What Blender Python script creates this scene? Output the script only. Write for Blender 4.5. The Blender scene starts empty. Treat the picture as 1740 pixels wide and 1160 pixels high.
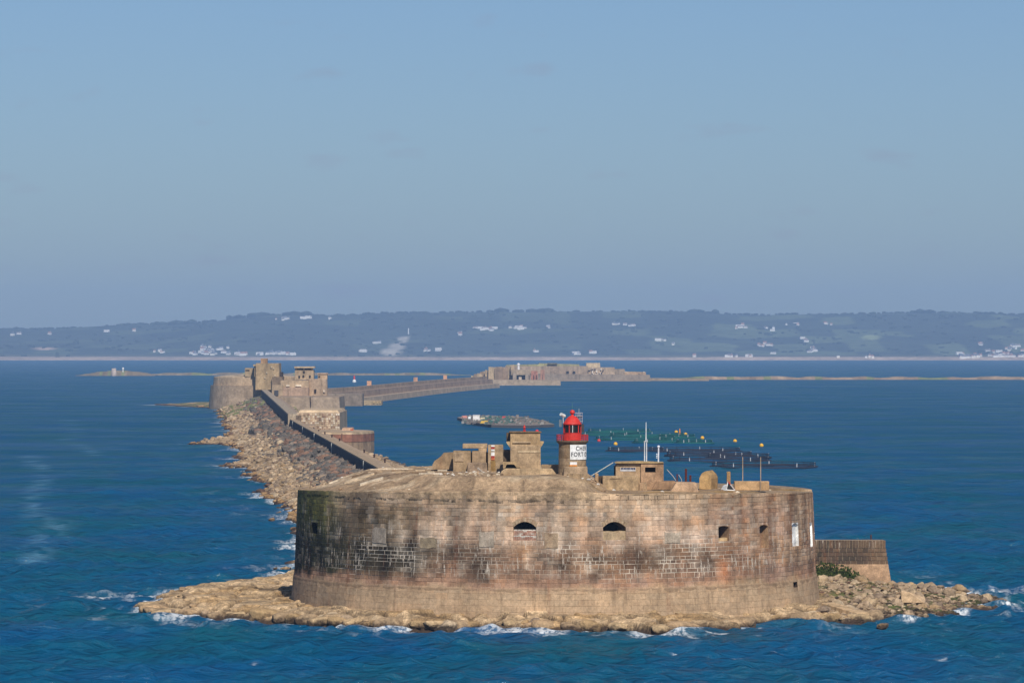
import bpy, math, random
import numpy as np
from mathutils import Vector, Matrix, noise as mnoise

sc = bpy.context.scene
R_ = math.radians
random.seed(7); RNG = np.random.default_rng(7)

# ------------------------------------------------------------------ camera, sky, sun, exposure
FPX, CAMZ, HORY = 7000.0, 28.4, 594.0          # focal length in photo pixels, eye height, horizon row
cam_d = bpy.data.cameras.new('camera'); cam = bpy.data.objects.new('camera', cam_d)
sc.collection.objects.link(cam); sc.camera = cam
cam_d.sensor_width = 36.0; cam_d.lens = 36.0*FPX/1740.0
cam_d.clip_start = 1.0; cam_d.clip_end = 40000.0
cam.location = (0, 0, CAMZ)
cam.rotation_euler = (R_(90)+math.atan((HORY-580.0)/FPX), 0, 0)

SUN_AZ, SUN_EL = 13.0, 41.0                     # degrees to the right of straight behind the camera; height
world = bpy.data.worlds.new('World'); sc.world = world; world.use_nodes = True
wn, wl = world.node_tree.nodes, world.node_tree.links
wn.clear()
w_out = wn.new('ShaderNodeOutputWorld'); w_bg = wn.new('ShaderNodeBackground')
w_sky = wn.new('ShaderNodeTexSky'); w_sky.sky_type = 'NISHITA'; w_sky.sun_disc = False
w_sky.sun_elevation = R_(SUN_EL); w_sky.sun_rotation = R_(180-SUN_AZ)
w_sky.altitude = 0; w_sky.air_density = 1.0; w_sky.dust_density = 0.6; w_sky.ozone_density = 3.0
w_bg.inputs['Strength'].default_value = 0.081
# thin scattered clouds, the same all over the sky
w_tc = wn.new('ShaderNodeTexCoord'); w_map = wn.new('ShaderNodeMapping'); w_map.inputs['Scale'].default_value = (26, 26, 95)
w_map.inputs['Location'].default_value = (5.3, 2.9, 1.4)
w_ns = wn.new('ShaderNodeTexNoise'); w_ns.inputs['Scale'].default_value = 1.6; w_ns.inputs['Detail'].default_value = 5
w_rmp = wn.new('ShaderNodeMapRange'); w_rmp.inputs[1].default_value = 0.61; w_rmp.inputs[2].default_value = 0.76
w_rmp.inputs[3].default_value = 0.0; w_rmp.inputs[4].default_value = 0.30
w_mix = wn.new('ShaderNodeMixRGB'); w_mix.inputs[2].default_value = (3.6, 3.4, 4.6, 1)
w_tint = wn.new('ShaderNodeMixRGB'); w_tint.blend_type = 'MULTIPLY'; w_tint.inputs[0].default_value = 1.0
w_tint.inputs[2].default_value = (0.62, 0.755, 0.98, 1)
wl.new(w_tc.outputs['Generated'], w_map.inputs[0]); wl.new(w_map.outputs[0], w_ns.inputs['Vector'])
wl.new(w_ns.outputs[0], w_rmp.inputs[0]); wl.new(w_rmp.outputs[0], w_mix.inputs[0])
wl.new(w_sky.outputs[0], w_tint.inputs[1]); wl.new(w_tint.outputs[0], w_mix.inputs[1])
wl.new(w_mix.outputs[0], w_bg.inputs[0]); wl.new(w_bg.outputs[0], w_out.inputs[0])

sun_d = bpy.data.lights.new('sun', 'SUN'); sun_d.energy = 4.2; sun_d.angle = R_(0.55); sun_d.color = (1.0, 0.93, 0.82)
sun = bpy.data.objects.new('sun', sun_d); sc.collection.objects.link(sun)
_to = Vector((math.sin(R_(SUN_AZ))*math.cos(R_(SUN_EL)), -math.cos(R_(SUN_AZ))*math.cos(R_(SUN_EL)), math.sin(R_(SUN_EL))))
sun.rotation_euler = _to.to_track_quat('Z', 'Y').to_euler(); sun.location = (60, -100, 150)

sc.view_settings.view_transform = 'Standard'; sc.view_settings.look = 'None'
sc.view_settings.exposure = 0.0; sc.view_settings.gamma = 1.0; sc.view_settings.use_curve_mapping = False
sc.render.engine = 'CYCLES'
cy = sc.cycles
cy.max_bounces = 6; cy.diffuse_bounces = 2; cy.glossy_bounces = 2; cy.transmission_bounces = 3
cy.volume_bounces = 1; cy.transparent_max_bounces = 6; cy.use_denoising = True
cy.caustics_reflective = False; cy.caustics_refractive = False

# ------------------------------------------------------------------ helpers
COL = sc.collection
def lin(r, g, b):
    f = lambda c: ((c/255.0+0.055)/1.055)**2.4 if c > 10 else c/255.0/12.92
    return (f(r), f(g), f(b))
def W(px, py, Y):
    return Vector(((px-870.0)/FPX*Y, Y, CAMZ-(py-HORY)/FPX*Y))
def S(px, py, z=0.0):
    return W(px, py, FPX*(CAMZ-z)/(py-HORY))
def Xat(px, Y): return (px-870.0)/FPX*Y
def Zat(py, Y): return CAMZ-(py-HORY)/FPX*Y
def tag(o, label=None, cat=None, group=None, kind=None):
    if label: o['label'] = label
    if cat: o['category'] = cat
    if group: o['group'] = group
    if kind: o['kind'] = kind
    return o
def empty(name, loc, label=None, cat=None, group=None):
    o = bpy.data.objects.new(name, None); COL.objects.link(o); o.location = loc; o.empty_display_size = 0.5
    return tag(o, label, cat, group)

# lattice noise in numpy
_P = RNG.integers(0, 2**31, 4096)
def _h(ix, iy, s=0):
    return (_P[(ix*73856093 ^ iy*19349663 ^ (s*83492791+17)) & 4095] / 2**31)
def vnoise(x, y, s=0):
    x = np.asarray(x, float); y = np.asarray(y, float)
    ix = np.floor(x).astype(np.int64); iy = np.floor(y).astype(np.int64); fx = x-ix; fy = y-iy
    fx = fx*fx*(3-2*fx); fy = fy*fy*(3-2*fy)
    a = _h(ix, iy, s); b = _h(ix+1, iy, s); c = _h(ix, iy+1, s); d = _h(ix+1, iy+1, s)
    return (a*(1-fx)+b*fx)*(1-fy)+(c*(1-fx)+d*fx)*fy
def fbm(x, y, o=4, s=0):
    t = 0.0; a = 0.5; n = 0.0
    for k in range(o):
        t = t+a*vnoise(np.asarray(x)*2**k+13.7*k, np.asarray(y)*2**k+7.3*k, s+k); n += a; a *= 0.5
    return t/n
def sstep(a, b, x):
    t = np.clip((np.asarray(x, float)-a)/(b-a), 0, 1); return t*t*(3-2*t)
def poly_sd(px, py, poly):
    """signed distance to a closed polygon, positive inside"""
    P = np.array(poly, float); n = len(P)
    d = np.full(np.shape(px), 1e9); ins = np.zeros(np.shape(px), bool)
    for i in range(n):
        a = P[i]; b = P[(i+1) % n]; e = b-a
        t = np.clip(((px-a[0])*e[0]+(py-a[1])*e[1])/(e@e+1e-9), 0, 1)
        d = np.minimum(d, np.hypot(px-a[0]-t*e[0], py-a[1]-t*e[1]))
        c = ((a[1] > py) != (b[1] > py))
        with np.errstate(divide='ignore', invalid='ignore'):
            ins ^= c & (px < (b[0]-a[0])*(py-a[1])/(b[1]-a[1]+1e-12)+a[0])
    return np.where(ins, d, -d)

def set_col(me, cols, domain='POINT'):
    a = me.color_attributes.new('Col', 'FLOAT_COLOR', domain)
    c = np.ones((len(cols), 4), np.float32); c[:, :3] = np.asarray(cols, np.float32)
    a.data.foreach_set('color', c.ravel())
def grid_obj(name, X, Y, Z, mat, cols=None, mask=None, smooth=True, parent=None, attrs=None):
    ny, nx = X.shape
    me = bpy.data.meshes.new(name)
    co = np.stack([X, Y, Z], -1).reshape(-1, 3).astype(np.float32)
    if parent is not None: co = co-np.array(parent.location, np.float32)
    i = np.arange(ny*nx).reshape(ny, nx)
    q = np.stack([i[:-1, :-1], i[:-1, 1:], i[1:, 1:], i[1:, :-1]], -1)
    if mask is not None: q = q[mask]
    q = q.reshape(-1, 4)
    used = np.unique(q); remap = -np.ones(ny*nx, np.int64); remap[used] = np.arange(len(used))
    co = co[used]; q = remap[q]
    me.vertices.add(len(co)); me.vertices.foreach_set('co', co.ravel())
    me.loops.add(q.size); me.loops.foreach_set('vertex_index', q.ravel().astype(np.int32))
    me.polygons.add(len(q)); me.polygons.foreach_set('loop_start', np.arange(0, q.size, 4, dtype=np.int32))
    me.polygons.foreach_set('use_smooth', np.full(len(q), smooth))
    me.update(calc_edges=True)
    if cols is not None: set_col(me, np.asarray(cols).reshape(-1, 3)[used])
    for k, v in (attrs or {}).items():
        a = me.attributes.new(k, 'FLOAT', 'POINT'); a.data.foreach_set('value', np.asarray(v, np.float32).ravel()[used])
    me.materials.append(mat)
    o = bpy.data.objects.new(name, me); COL.objects.link(o)
    if parent is not None: o.parent = parent
    return o

class MB:
    """collects coloured faces; build() links them as one mesh object"""
    def __init__(s, col=(0.5, 0.5, 0.5)): s.v = []; s.f = []; s.c = []; s.col = col
    def quad(s, pts, col=None):
        n = len(s.v); s.v += [tuple(p) for p in pts]; s.f.append(tuple(range(n, n+len(pts)))); s.c.append(col or s.col)
    def hexa(s, b, t, col=None):
        n = len(s.v); s.v += [tuple(p) for p in b]+[tuple(p) for p in t]; k = len(b)
        s.f.append(tuple(n+i for i in reversed(range(k)))); s.f.append(tuple(n+k+i for i in range(k)))
        for i in range(k): s.f.append((n+i, n+(i+1) % k, n+k+(i+1) % k, n+k+i))
        s.c += [col or s.col]*(k+2)
    def box(s, x0, x1, y0, y1, z0, z1, col=None, taper=0.0):
        t = taper
        s.hexa([(x0, y0, z0), (x1, y0, z0), (x1, y1, z0), (x0, y1, z0)],
               [(x0+t, y0+t, z1), (x1-t, y0+t, z1), (x1-t, y1-t, z1), (x0+t, y1-t, z1)], col)
    def prism(s, poly, z0, z1, col=None, grow=1.0):
        cx = sum(p[0] for p in poly)/len(poly); cyy = sum(p[1] for p in poly)/len(poly)
        s.hexa([(p[0], p[1], z0) for p in poly],
               [(cx+(p[0]-cx)*grow, cyy+(p[1]-cyy)*grow, z1) for p in poly], col)
    def front(s, prof, y0, y1, col=None):
        """profile in x,z pushed back from y0 to y1"""
        s.hexa([(p[0], y0, p[1]) for p in prof], [(p[0], y1, p[1]) for p in prof], col)
    def lathe(s, c, prof, n=24, col=None, a0=0.0, a1=2*math.pi, cap=True):
        full = abs(a1-a0-2*math.pi) < 1e-6; m = n if full else n+1
        b = len(s.v)
        for r, z in prof:
            for i in range(m):
                a = a0+(a1-a0)*i/n; s.v.append((c[0]+r*math.cos(a), c[1]+r*math.sin(a), c[2]+z))
        for j in range(len(prof)-1):
            for i in range(n):
                k = (i+1) % m
                s.f.append((b+j*m+i, b+j*m+k, b+(j+1)*m+k, b+(j+1)*m+i)); s.c.append(col or s.col)
        if cap:
            s.f.append(tuple(b+(len(prof)-1)*m+i for i in range(m))); s.c.append(col or s.col)
            s.f.append(tuple(b+i for i in reversed(range(m)))); s.c.append(col or s.col)
    def tube(s, p, q, r, n=6, r1=None, col=None):
        p = Vector(p); q = Vector(q); d = (q-p).normalized()
        u = d.orthogonal().normalized(); w = d.cross(u); r1 = r if r1 is None else r1
        ring = lambda c, rr: [c+u*rr*math.cos(2*math.pi*i/n)+w*rr*math.sin(2*math.pi*i/n) for i in range(n)]
        s.hexa(ring(p, r), ring(q, r1), col)
    def torus(s, c, R, r, n=40, m=6, col=None, sx=1.0):
        b = len(s.v)
        for i in range(n):
            a = 2*math.pi*i/n
            for j in range(m):
                t = 2*math.pi*j/m; rr = R+r*math.cos(t)
                s.v.append((c[0]+rr*math.cos(a)*sx, c[1]+rr*math.sin(a), c[2]+r*math.sin(t)))
        for i in range(n):
            for j in range(m):
                s.f.append((b+i*m+j, b+((i+1) % n)*m+j, b+((i+1) % n)*m+(j+1) % m, b+i*m+(j+1) % m)); s.c.append(col or s.col)
    def add(s, verts, faces, col):
        b = len(s.v); s.v += [tuple(v) for v in verts]; s.f += [tuple(b+i for i in f) for f in faces]
        if isinstance(col, list): s.c += col
        else: s.c += [col]*len(faces)
    def build(s, name, mat, parent=None, smooth=False, bevel=0.0, origin=None):
        me = bpy.data.meshes.new(name)
        V = np.array(s.v, float)
        if parent is not None:
            o0 = np.array(parent.location, float); pp = parent.parent
            while pp is not None: o0 = o0+np.array(pp.location); pp = pp.parent
            off = o0; loc = (0, 0, 0)
        else:
            off = np.array([(V[:, 0].min()+V[:, 0].max())/2, (V[:, 1].min()+V[:, 1].max())/2, V[:, 2].min()]) if origin is None else np.array(origin)
            loc = tuple(off)
        me.from_pydata((V-off).tolist(), [], s.f)
        cc = np.repeat(np.array(s.c, float).reshape(-1, 3), [len(f) for f in s.f], axis=0)
        set_col(me, cc, 'CORNER')
        if smooth: me.polygons.foreach_set('use_smooth', [True]*len(me.polygons))
        me.materials.append(mat); me.update()
        o = bpy.data.objects.new(name, me); COL.objects.link(o); o.location = loc
        if parent is not None: o.parent = parent
        if bevel > 0:
            b = o.modifiers.new('bevel', 'BEVEL'); b.width = bevel; b.segments = 1; b.limit_method = 'ANGLE'
        return o

# ------------------------------------------------------------------ materials (all take their colour from the mesh, plus grain)
def nd(nt, t, **kw):
    n = nt.nodes.new(t)
    for k, v in kw.items(): n.inputs[k].default_value = v
    return n
def stone_mat(name, big=0.35, mid=2.5, fine=9.0, amp=0.35, streak=0.25, streak_scale=(2.2, 2.2, 0.16), rough=0.9, bump=0.25,
              dark=(0.05, 0.04, 0.025), dark_amt=0.5, lime=None, bump_dist=0.08, world=True, rust=0.0, wet=None):
    m = bpy.data.materials.new(name); m.use_nodes = True; nt = m.node_tree; L = nt.links.new
    bs = nt.nodes['Principled BSDF']; bs.inputs['Roughness'].default_value = rough; bs.inputs['Specular IOR Level'].default_value = 0.15
    at = nt.nodes.new('ShaderNodeAttribute'); at.attribute_name = 'Col'
    if world: pos = nt.nodes.new('ShaderNodeNewGeometry').outputs['Position']
    else: pos = nt.nodes.new('ShaderNodeTexCoord').outputs['Object']
    def noise(scale, det=4, vec=None, rough_=0.6):
        n = nd(nt, 'ShaderNodeTexNoise', Scale=scale, Detail=det, Roughness=rough_); L(vec or pos, n.inputs['Vector']); return n.outputs[0]
    def mr(x, a, b, c, d):
        n = nt.nodes.new('ShaderNodeMapRange')
        for i, v in zip((1, 2, 3, 4), (a, b, c, d)): n.inputs[i].default_value = v
        L(x, n.inputs[0]); return n.outputs[0]
    def mul(a, b):
        n = nt.nodes.new('ShaderNodeMath'); n.operation = 'MULTIPLY'; L(a, n.inputs[0]); L(b, n.inputs[1]); return n.outputs[0]
    v = mul(mr(noise(big, 3), 0.3, 0.7, 1-amp*0.6, 1+amp*0.6), mr(noise(mid, 4), 0.3, 0.7, 1-amp*0.7, 1+amp*0.7))
    v = mul(v, mr(noise(fine, 3), 0.3, 0.7, 1-amp*0.6, 1+amp*0.6))
    vs = nt.nodes.new('ShaderNodeVectorMath'); vs.operation = 'MULTIPLY'; vs.inputs[1].default_value = streak_scale; L(pos, vs.inputs[0])
    sn = noise(1.0, 5, vs.outputs[0])
    mx = nt.nodes.new('ShaderNodeMixRGB'); mx.blend_type = 'MULTIPLY'; mx.inputs[0].default_value = 1.0
    L(at.outputs['Color'], mx.inputs[1]); L(v, mx.inputs[2]); cur = mx.outputs[0]
    if streak > 0:
        m2 = nt.nodes.new('ShaderNodeMixRGB'); m2.inputs[2].default_value = (*dark, 1)
        L(mr(sn, 0.52, 0.70, 0.0, dark_amt*min(1, streak*2)), m2.inputs[0]); L(cur, m2.inputs[1]); cur = m2.outputs[0]
    if rust > 0:
        v3 = nt.nodes.new('ShaderNodeVectorMath'); v3.operation = 'MULTIPLY_ADD'; v3.inputs[1].default_value = (0.9, 0.9, 0.12); v3.inputs[2].default_value = (31, 7, 3); L(pos, v3.inputs[0])
        m4 = nt.nodes.new('ShaderNodeMixRGB'); m4.inputs[2].default_value = (*lin(132, 72, 38), 1)
        L(mr(noise(1.0, 5, v3.outputs[0]), 0.58, 0.74, 0.0, rust), m4.inputs[0]); L(cur, m4.inputs[1]); cur = m4.outputs[0]
    if lime is not None:                                        # white runs of lime leached from the joints
        z0, z1, amt = lime
        sep = nt.nodes.new('ShaderNodeSeparateXYZ'); L(pos, sep.inputs[0])
        band = mul(mr(sep.outputs[2], z0, z0+1.2, 0, 1), mr(sep.outputs[2], z1, z1-2.5, 0, 1))
        v2 = nt.nodes.new('ShaderNodeVectorMath'); v2.operation = 'MULTIPLY'; v2.inputs[1].default_value = (4.5, 4.5, 0.55); L(pos, v2.inputs[0])
        ln = mr(noise(1.0, 5, v2.outputs[0], 0.65), 0.56, 0.62, 0, 1)
        patch = mr(noise(0.3, 3), 0.46, 0.56, 0, 1)
        m3 = nt.nodes.new('ShaderNodeMixRGB'); m3.inputs[2].default_value = (*lin(196, 184, 168), 1)
        a = nt.nodes.new('ShaderNodeMath'); a.operation = 'MULTIPLY'; a.inputs[1].default_value = amt
        L(mul(mul(ln, patch), band), a.inputs[0]); L(a.outputs[0], m3.inputs[0]); L(cur, m3.inputs[1]); cur = m3.outputs[0]
    if wet is not None:                                         # tide band of weed and wet rock
        sp = nt.nodes.new('ShaderNodeSeparateXYZ'); L(pos, sp.inputs[0])
        ad0 = nt.nodes.new('ShaderNodeMath'); ad0.operation = 'ADD'; L(sp.outputs[2], ad0.inputs[0]); L(mr(noise(1.2, 4), 0.3, 0.7, -.35, .35), ad0.inputs[1])
        m5 = nt.nodes.new('ShaderNodeMixRGB'); m5.inputs[2].default_value = (*lin(62, 50, 42), 1)
        L(mr(ad0.outputs[0], wet[0], wet[1], 0.9, 0.0), m5.inputs[0]); L(cur, m5.inputs[1]); cur = m5.outputs[0]
    L(cur, bs.inputs['Base Color'])
    bp = nt.nodes.new('ShaderNodeBump'); bp.inputs['Strength'].default_value = bump; bp.inputs['Distance'].default_value = bump_dist
    ad = nt.nodes.new('ShaderNodeMath'); ad.operation = 'ADD'; L(noise(fine*0.6, 5), ad.inputs[0]); L(noise(mid, 3), ad.inputs[1])
    L(ad.outputs[0], bp.inputs['Height']); L(bp.outputs[0], bs.inputs['Normal'])
    return m
def plain_mat(name, rough=0.5, amp=0.12, metallic=0.0, spec=0.4, scale=3.0):
    m = bpy.data.materials.new(name); m.use_nodes = True; nt = m.node_tree; L = nt.links.new
    bs = nt.nodes['Principled BSDF']; bs.inputs['Roughness'].default_value = rough; bs.inputs['Metallic'].default_value = metallic
    bs.inputs['Specular IOR Level'].default_value = spec
    at = nt.nodes.new('ShaderNodeAttribute'); at.attribute_name = 'Col'
    g = nt.nodes.new('ShaderNodeNewGeometry'); n = nd(nt, 'ShaderNodeTexNoise', Scale=scale, Detail=5); L(g.outputs['Position'], n.inputs['Vector'])
    r = nt.nodes.new('ShaderNodeMapRange'); r.inputs[1].default_value = 0.3; r.inputs[2].default_value = 0.7; r.inputs[3].default_value = 1-amp; r.inputs[4].default_value = 1+amp
    L(n.outputs[0], r.inputs[0])
    mx = nt.nodes.new('ShaderNodeMixRGB'); mx.blend_type = 'MULTIPLY'; mx.inputs[0].default_value = 1
    L(at.outputs['Color'], mx.inputs[1]); L(r.outputs[0], mx.inputs[2]); L(mx.outputs[0], bs.inputs['Base Color'])
    return m
M_WALL = stone_mat('fort_masonry', amp=0.30, streak=0.5, dark_amt=0.32, lime=(4.6, 11.5, 0.9), bump=0.3, rust=0.34)
M_CONC = stone_mat('weathered_concrete', big=0.5, mid=1.6, amp=0.44, streak=0.45, dark_amt=0.4, rust=0.22, bump=0.25, streak_scale=(1.6, 1.6, 0.25))
M_ROOF = stone_mat('fort_roof_concrete', amp=0.46, streak=0.5, dark_amt=0.5, streak_scale=(0.25, 0.9, 0.9), bump=0.5, bump_dist=0.12)
M_ROCK = stone_mat('shore_rock', big=0.25, mid=1.3, fine=5.0, amp=0.62, streak=0.0, bump=0.9, bump_dist=0.25, wet=(0.15, 0.6))
M_BOULD = stone_mat('boulder_rock', big=0.6, mid=1.6, fine=5.0, amp=0.36, streak=0.0, bump=0.8, bump_dist=0.2, world=True, wet=(0.15, 0.65))
M_FAR = stone_mat('far_masonry', big=0.06, mid=0.3, fine=1.0, amp=0.34, streak=0.5, dark_amt=0.45, streak_scale=(0.3, 0.3, 0.03), bump=0.3, bump_dist=0.3)
M_HILL = stone_mat('hill_cover', big=0.004, mid=0.015, fine=0.06, amp=0.30, streak=0.0, bump=0.3, bump_dist=3.0)
M_PAINT = plain_mat('painted_metal', rough=0.55, amp=0.22)
M_MATTE = plain_mat('matte_things', rough=0.85, amp=0.18, spec=0.2)
M_RUST = plain_mat('rusty_iron', rough=0.9, amp=0.35, spec=0.2, scale=8)
def glass_mat():
    m = bpy.data.materials.new('lantern_glass'); m.use_nodes = True; bs = m.node_tree.nodes['Principled BSDF']
    bs.inputs['Base Color'].default_value = (0.012, 0.016, 0.016, 1); bs.inputs['Roughness'].default_value = 0.08
    return m
M_GLASS = glass_mat()

# ------------------------------------------------------------------ colours
TAN = lin(166, 141, 110); TAN2 = lin(150, 126, 98); GREY = lin(128, 112, 94); DKB = lin(92, 74, 60)
WHITE = (0.78, 0.77, 0.74); RED = (0.62, 0.035, 0.022); BLACK = (0.012, 0.012, 0.014)

# ------------------------------------------------------------------ coast outlines (sea level)
LEDGE_PX = [(248, 1034), (268, 1046), (330, 1050), (400, 1053), (470, 1056), (540, 1061), (600, 1063), (660, 1068), (740, 1071), (800, 1069),
            (880, 1071), (960, 1072), (1060, 1073), (1130, 1076), (1180, 1071), (1250, 1069), (1270, 1060), (1330, 1058), (1400, 1057),
            (1450, 1059), (1500, 1052), (1560, 1051), (1600, 1046), (1650, 1040), (1690, 1034), (1712, 1028), (1690, 1016), (1650, 1008), (1590, 1000)]
LEDGE = [tuple(S(x, y)[:2]) for x, y in LEDGE_PX] + [(46.5, 491), (42, 512), (20, 530), (-5, 545), (-24, 540), (-29, 512), (-30, 494), (-36, 486), (-40, 474)]
def wallx(Y): return np.interp(Y, [470, 710, 1210, 1812, 2000], [-2.0, -21.8, -64.0, -107.0, -120.5])
def shore_left(Y):
    b = np.interp(Y, [480, 560, 686, 776, 942, 1069, 1274, 1643, 2000, 2030, 2060, 2130, 2150],
                  [24, 18, 16.5, 18.5, 17.8, 18, 18, 19, 22, 34, 48, 66, 40])
    b = b+13*np.exp(-((np.asarray(Y)-1238)/9.0)**2)+5*np.exp(-((np.asarray(Y)-1000)/14.0)**2)
    return b+(fbm(np.asarray(Y)/16.0, 3.1*np.ones_like(np.asarray(Y, float)), 4, 5)-0.5)*9
def shore_right(Y): return np.interp(Y, [480, 900, 1010, 1090, 1100, 1300, 1310, 2150], [15, 19, 22, 18, 12, 12, 13, 13])

# ------------------------------------------------------------------ water
def axis(core0, core1, d, far0, far1, g):
    a = list(np.arange(core0, core1+1e-6, d)); s = d; x = a[-1]
    while x < far1: s *= g; x += s; a.append(min(x, far1))
    s = d; x = a[0]; lo = []
    while x > far0: s *= g; x -= s; lo.append(max(x, far0))
    return np.array(lo[::-1]+a)
xs = axis(-62, 66, 0.5, -3400, 3400, 1.05)
ys = [340.0]
while ys[-1] < 12500:
    ys.append(ys[-1]+0.42*(ys[-1]/400.0)**1.6)
ys = np.array([-400, -200, 0, 150, 260, 310, 326, 334]+ys)
X, Y = np.meshgrid(xs, ys)
dx = np.gradient(xs)[None, :]; dy = np.gradient(ys)[:, None]
cell = np.maximum(dx, dy)*np.ones_like(X)
Z = np.zeros_like(X); DX = np.zeros_like(X); DY = np.zeros_like(X)
for k in range(46):
    lam = 1.5*(14.0/1.5)**(k/45.0)*RNG.uniform(0.9, 1.1); th = R_(78+RNG.normal(0, 40)); kk = 2*math.pi/lam
    amp = 0.0240*lam**0.62*(1.0 if lam < 7 else 0.55)
    w = np.clip((lam/cell-2.6)/2.5, 0, 1); ph = RNG.uniform(0, 6.28)
    A = kk*(X*math.cos(th)+Y*math.sin(th))+ph
    c, s_ = np.cos(A), np.sin(A)
    Z += amp*w*c; DX -= 0.8*amp*w*s_*math.cos(th); DY -= 0.8*amp*w*s_*math.sin(th)
gust = 0.75+0.5*fbm(X/40.0, Y/70.0, 3, 9); Z *= gust
# foam: along the ledge, along the breakwater, a few caps, drifting slicks
foam = np.zeros_like(X)
near = (np.abs(X) < 110) & (Y > 380) & (Y < 560)
sd = np.full(X.shape, -1e3); sd[near] = poly_sd(X[near], Y[near], LEDGE)
n1 = fbm(X/2.2, Y/5.0, 4, 21); n2 = fbm(X/9.0, Y/14.0, 3, 31)
west = np.clip(1.35-(X+40)/75.0, 0.35, 1.3)
foam = np.maximum(foam, sstep(0.56, 0.78, n1+0.27*np.exp(sd/1.6)*west+0.22*(n2-0.5)-0.05*(sd < -9))*np.exp(np.minimum(sd+1.0, 0)/5.0)*(sd > -16))
for bx, by, rx, ry in [(160, 1017, 3.2, 3.5), (275, 1010, 3.4, 5), (225, 1036, 2.4, 2.5), (265, 1012, 2.0, 3), (1660, 1046, 3.2, 1.0), (1540, 1055, 2.2, .8),
                       (440, 1092, 3.2, 1.2), (395, 1052, 5.0, 2.2), (720, 1101, 1.5, .9), (820, 1113, 0.8, .6), (1320, 1112, 1.0, .5), (1390, 1110, 1.0, .5),
                       (600, 1066, 6, 1.2), (720, 1071, 4, 1.2), (1230, 1076, 3, 1.0), (430, 1126, .8, .5), (1150, 1108, .7, .5),
                       (1000, 1098, .6, .5), (1250, 1120, .8, .5), (80, 1140, .7, .5), (1600, 1120, .7, .5)]:
    p = S(bx, by); g = np.exp(-((X-p.x)/rx)**2-((Y-p.y)/ry)**2)
    foam = np.maximum(foam, sstep(0.64, 0.88, g*0.62+n1*0.72-0.05))
off = wallx(Y)-X; mid = (Y > 560) & (Y < 2150) & (off > 8) & (off < 90)
ds = np.where(mid, off-shore_left(Y), 99)
foam = np.maximum(foam, np.where(mid, sstep(0.58, 0.80, fbm(X/4, Y/12, 4, 41)+0.26*np.exp(-np.abs(ds)/2.0))*np.exp(-np.maximum(ds, 0)/3.5), 0))
caps = sstep(0.86, 0.92, fbm(X/2.0, Y/2.6, 3, 51)+np.clip(Z, -0.3, 0.5)*0.35)*(Y < 560)
foam = np.maximum(foam, caps*0.0)
slick = np.zeros_like(X)
for pts, wd in [([(50, 775), (75, 800), (55, 850), (65, 880), (105, 885), (70, 920), (60, 950)], 2.0), ([(115, 712), (135, 735), (110, 748), (150, 763), (170, 775)], 1.4)]:
    q = [S(a, b) for a, b in pts]
    for a, b in zip(q[:-1], q[1:]):
        e = b-a; t = np.clip(((X-a.x)*e.x+(Y-a.y)*e.y)/(e.x**2+e.y**2), 0, 1)
        d = np.abs(X-a.x-t*e.x)*1.0+np.abs(Y-a.y-t*e.y)*0.12
        slick = np.maximum(slick, np.exp(-(d/wd)**2))
slick *= sstep(0.36, 0.66, fbm(X/1.6, Y/9.0, 5, 61))*0.9
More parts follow.
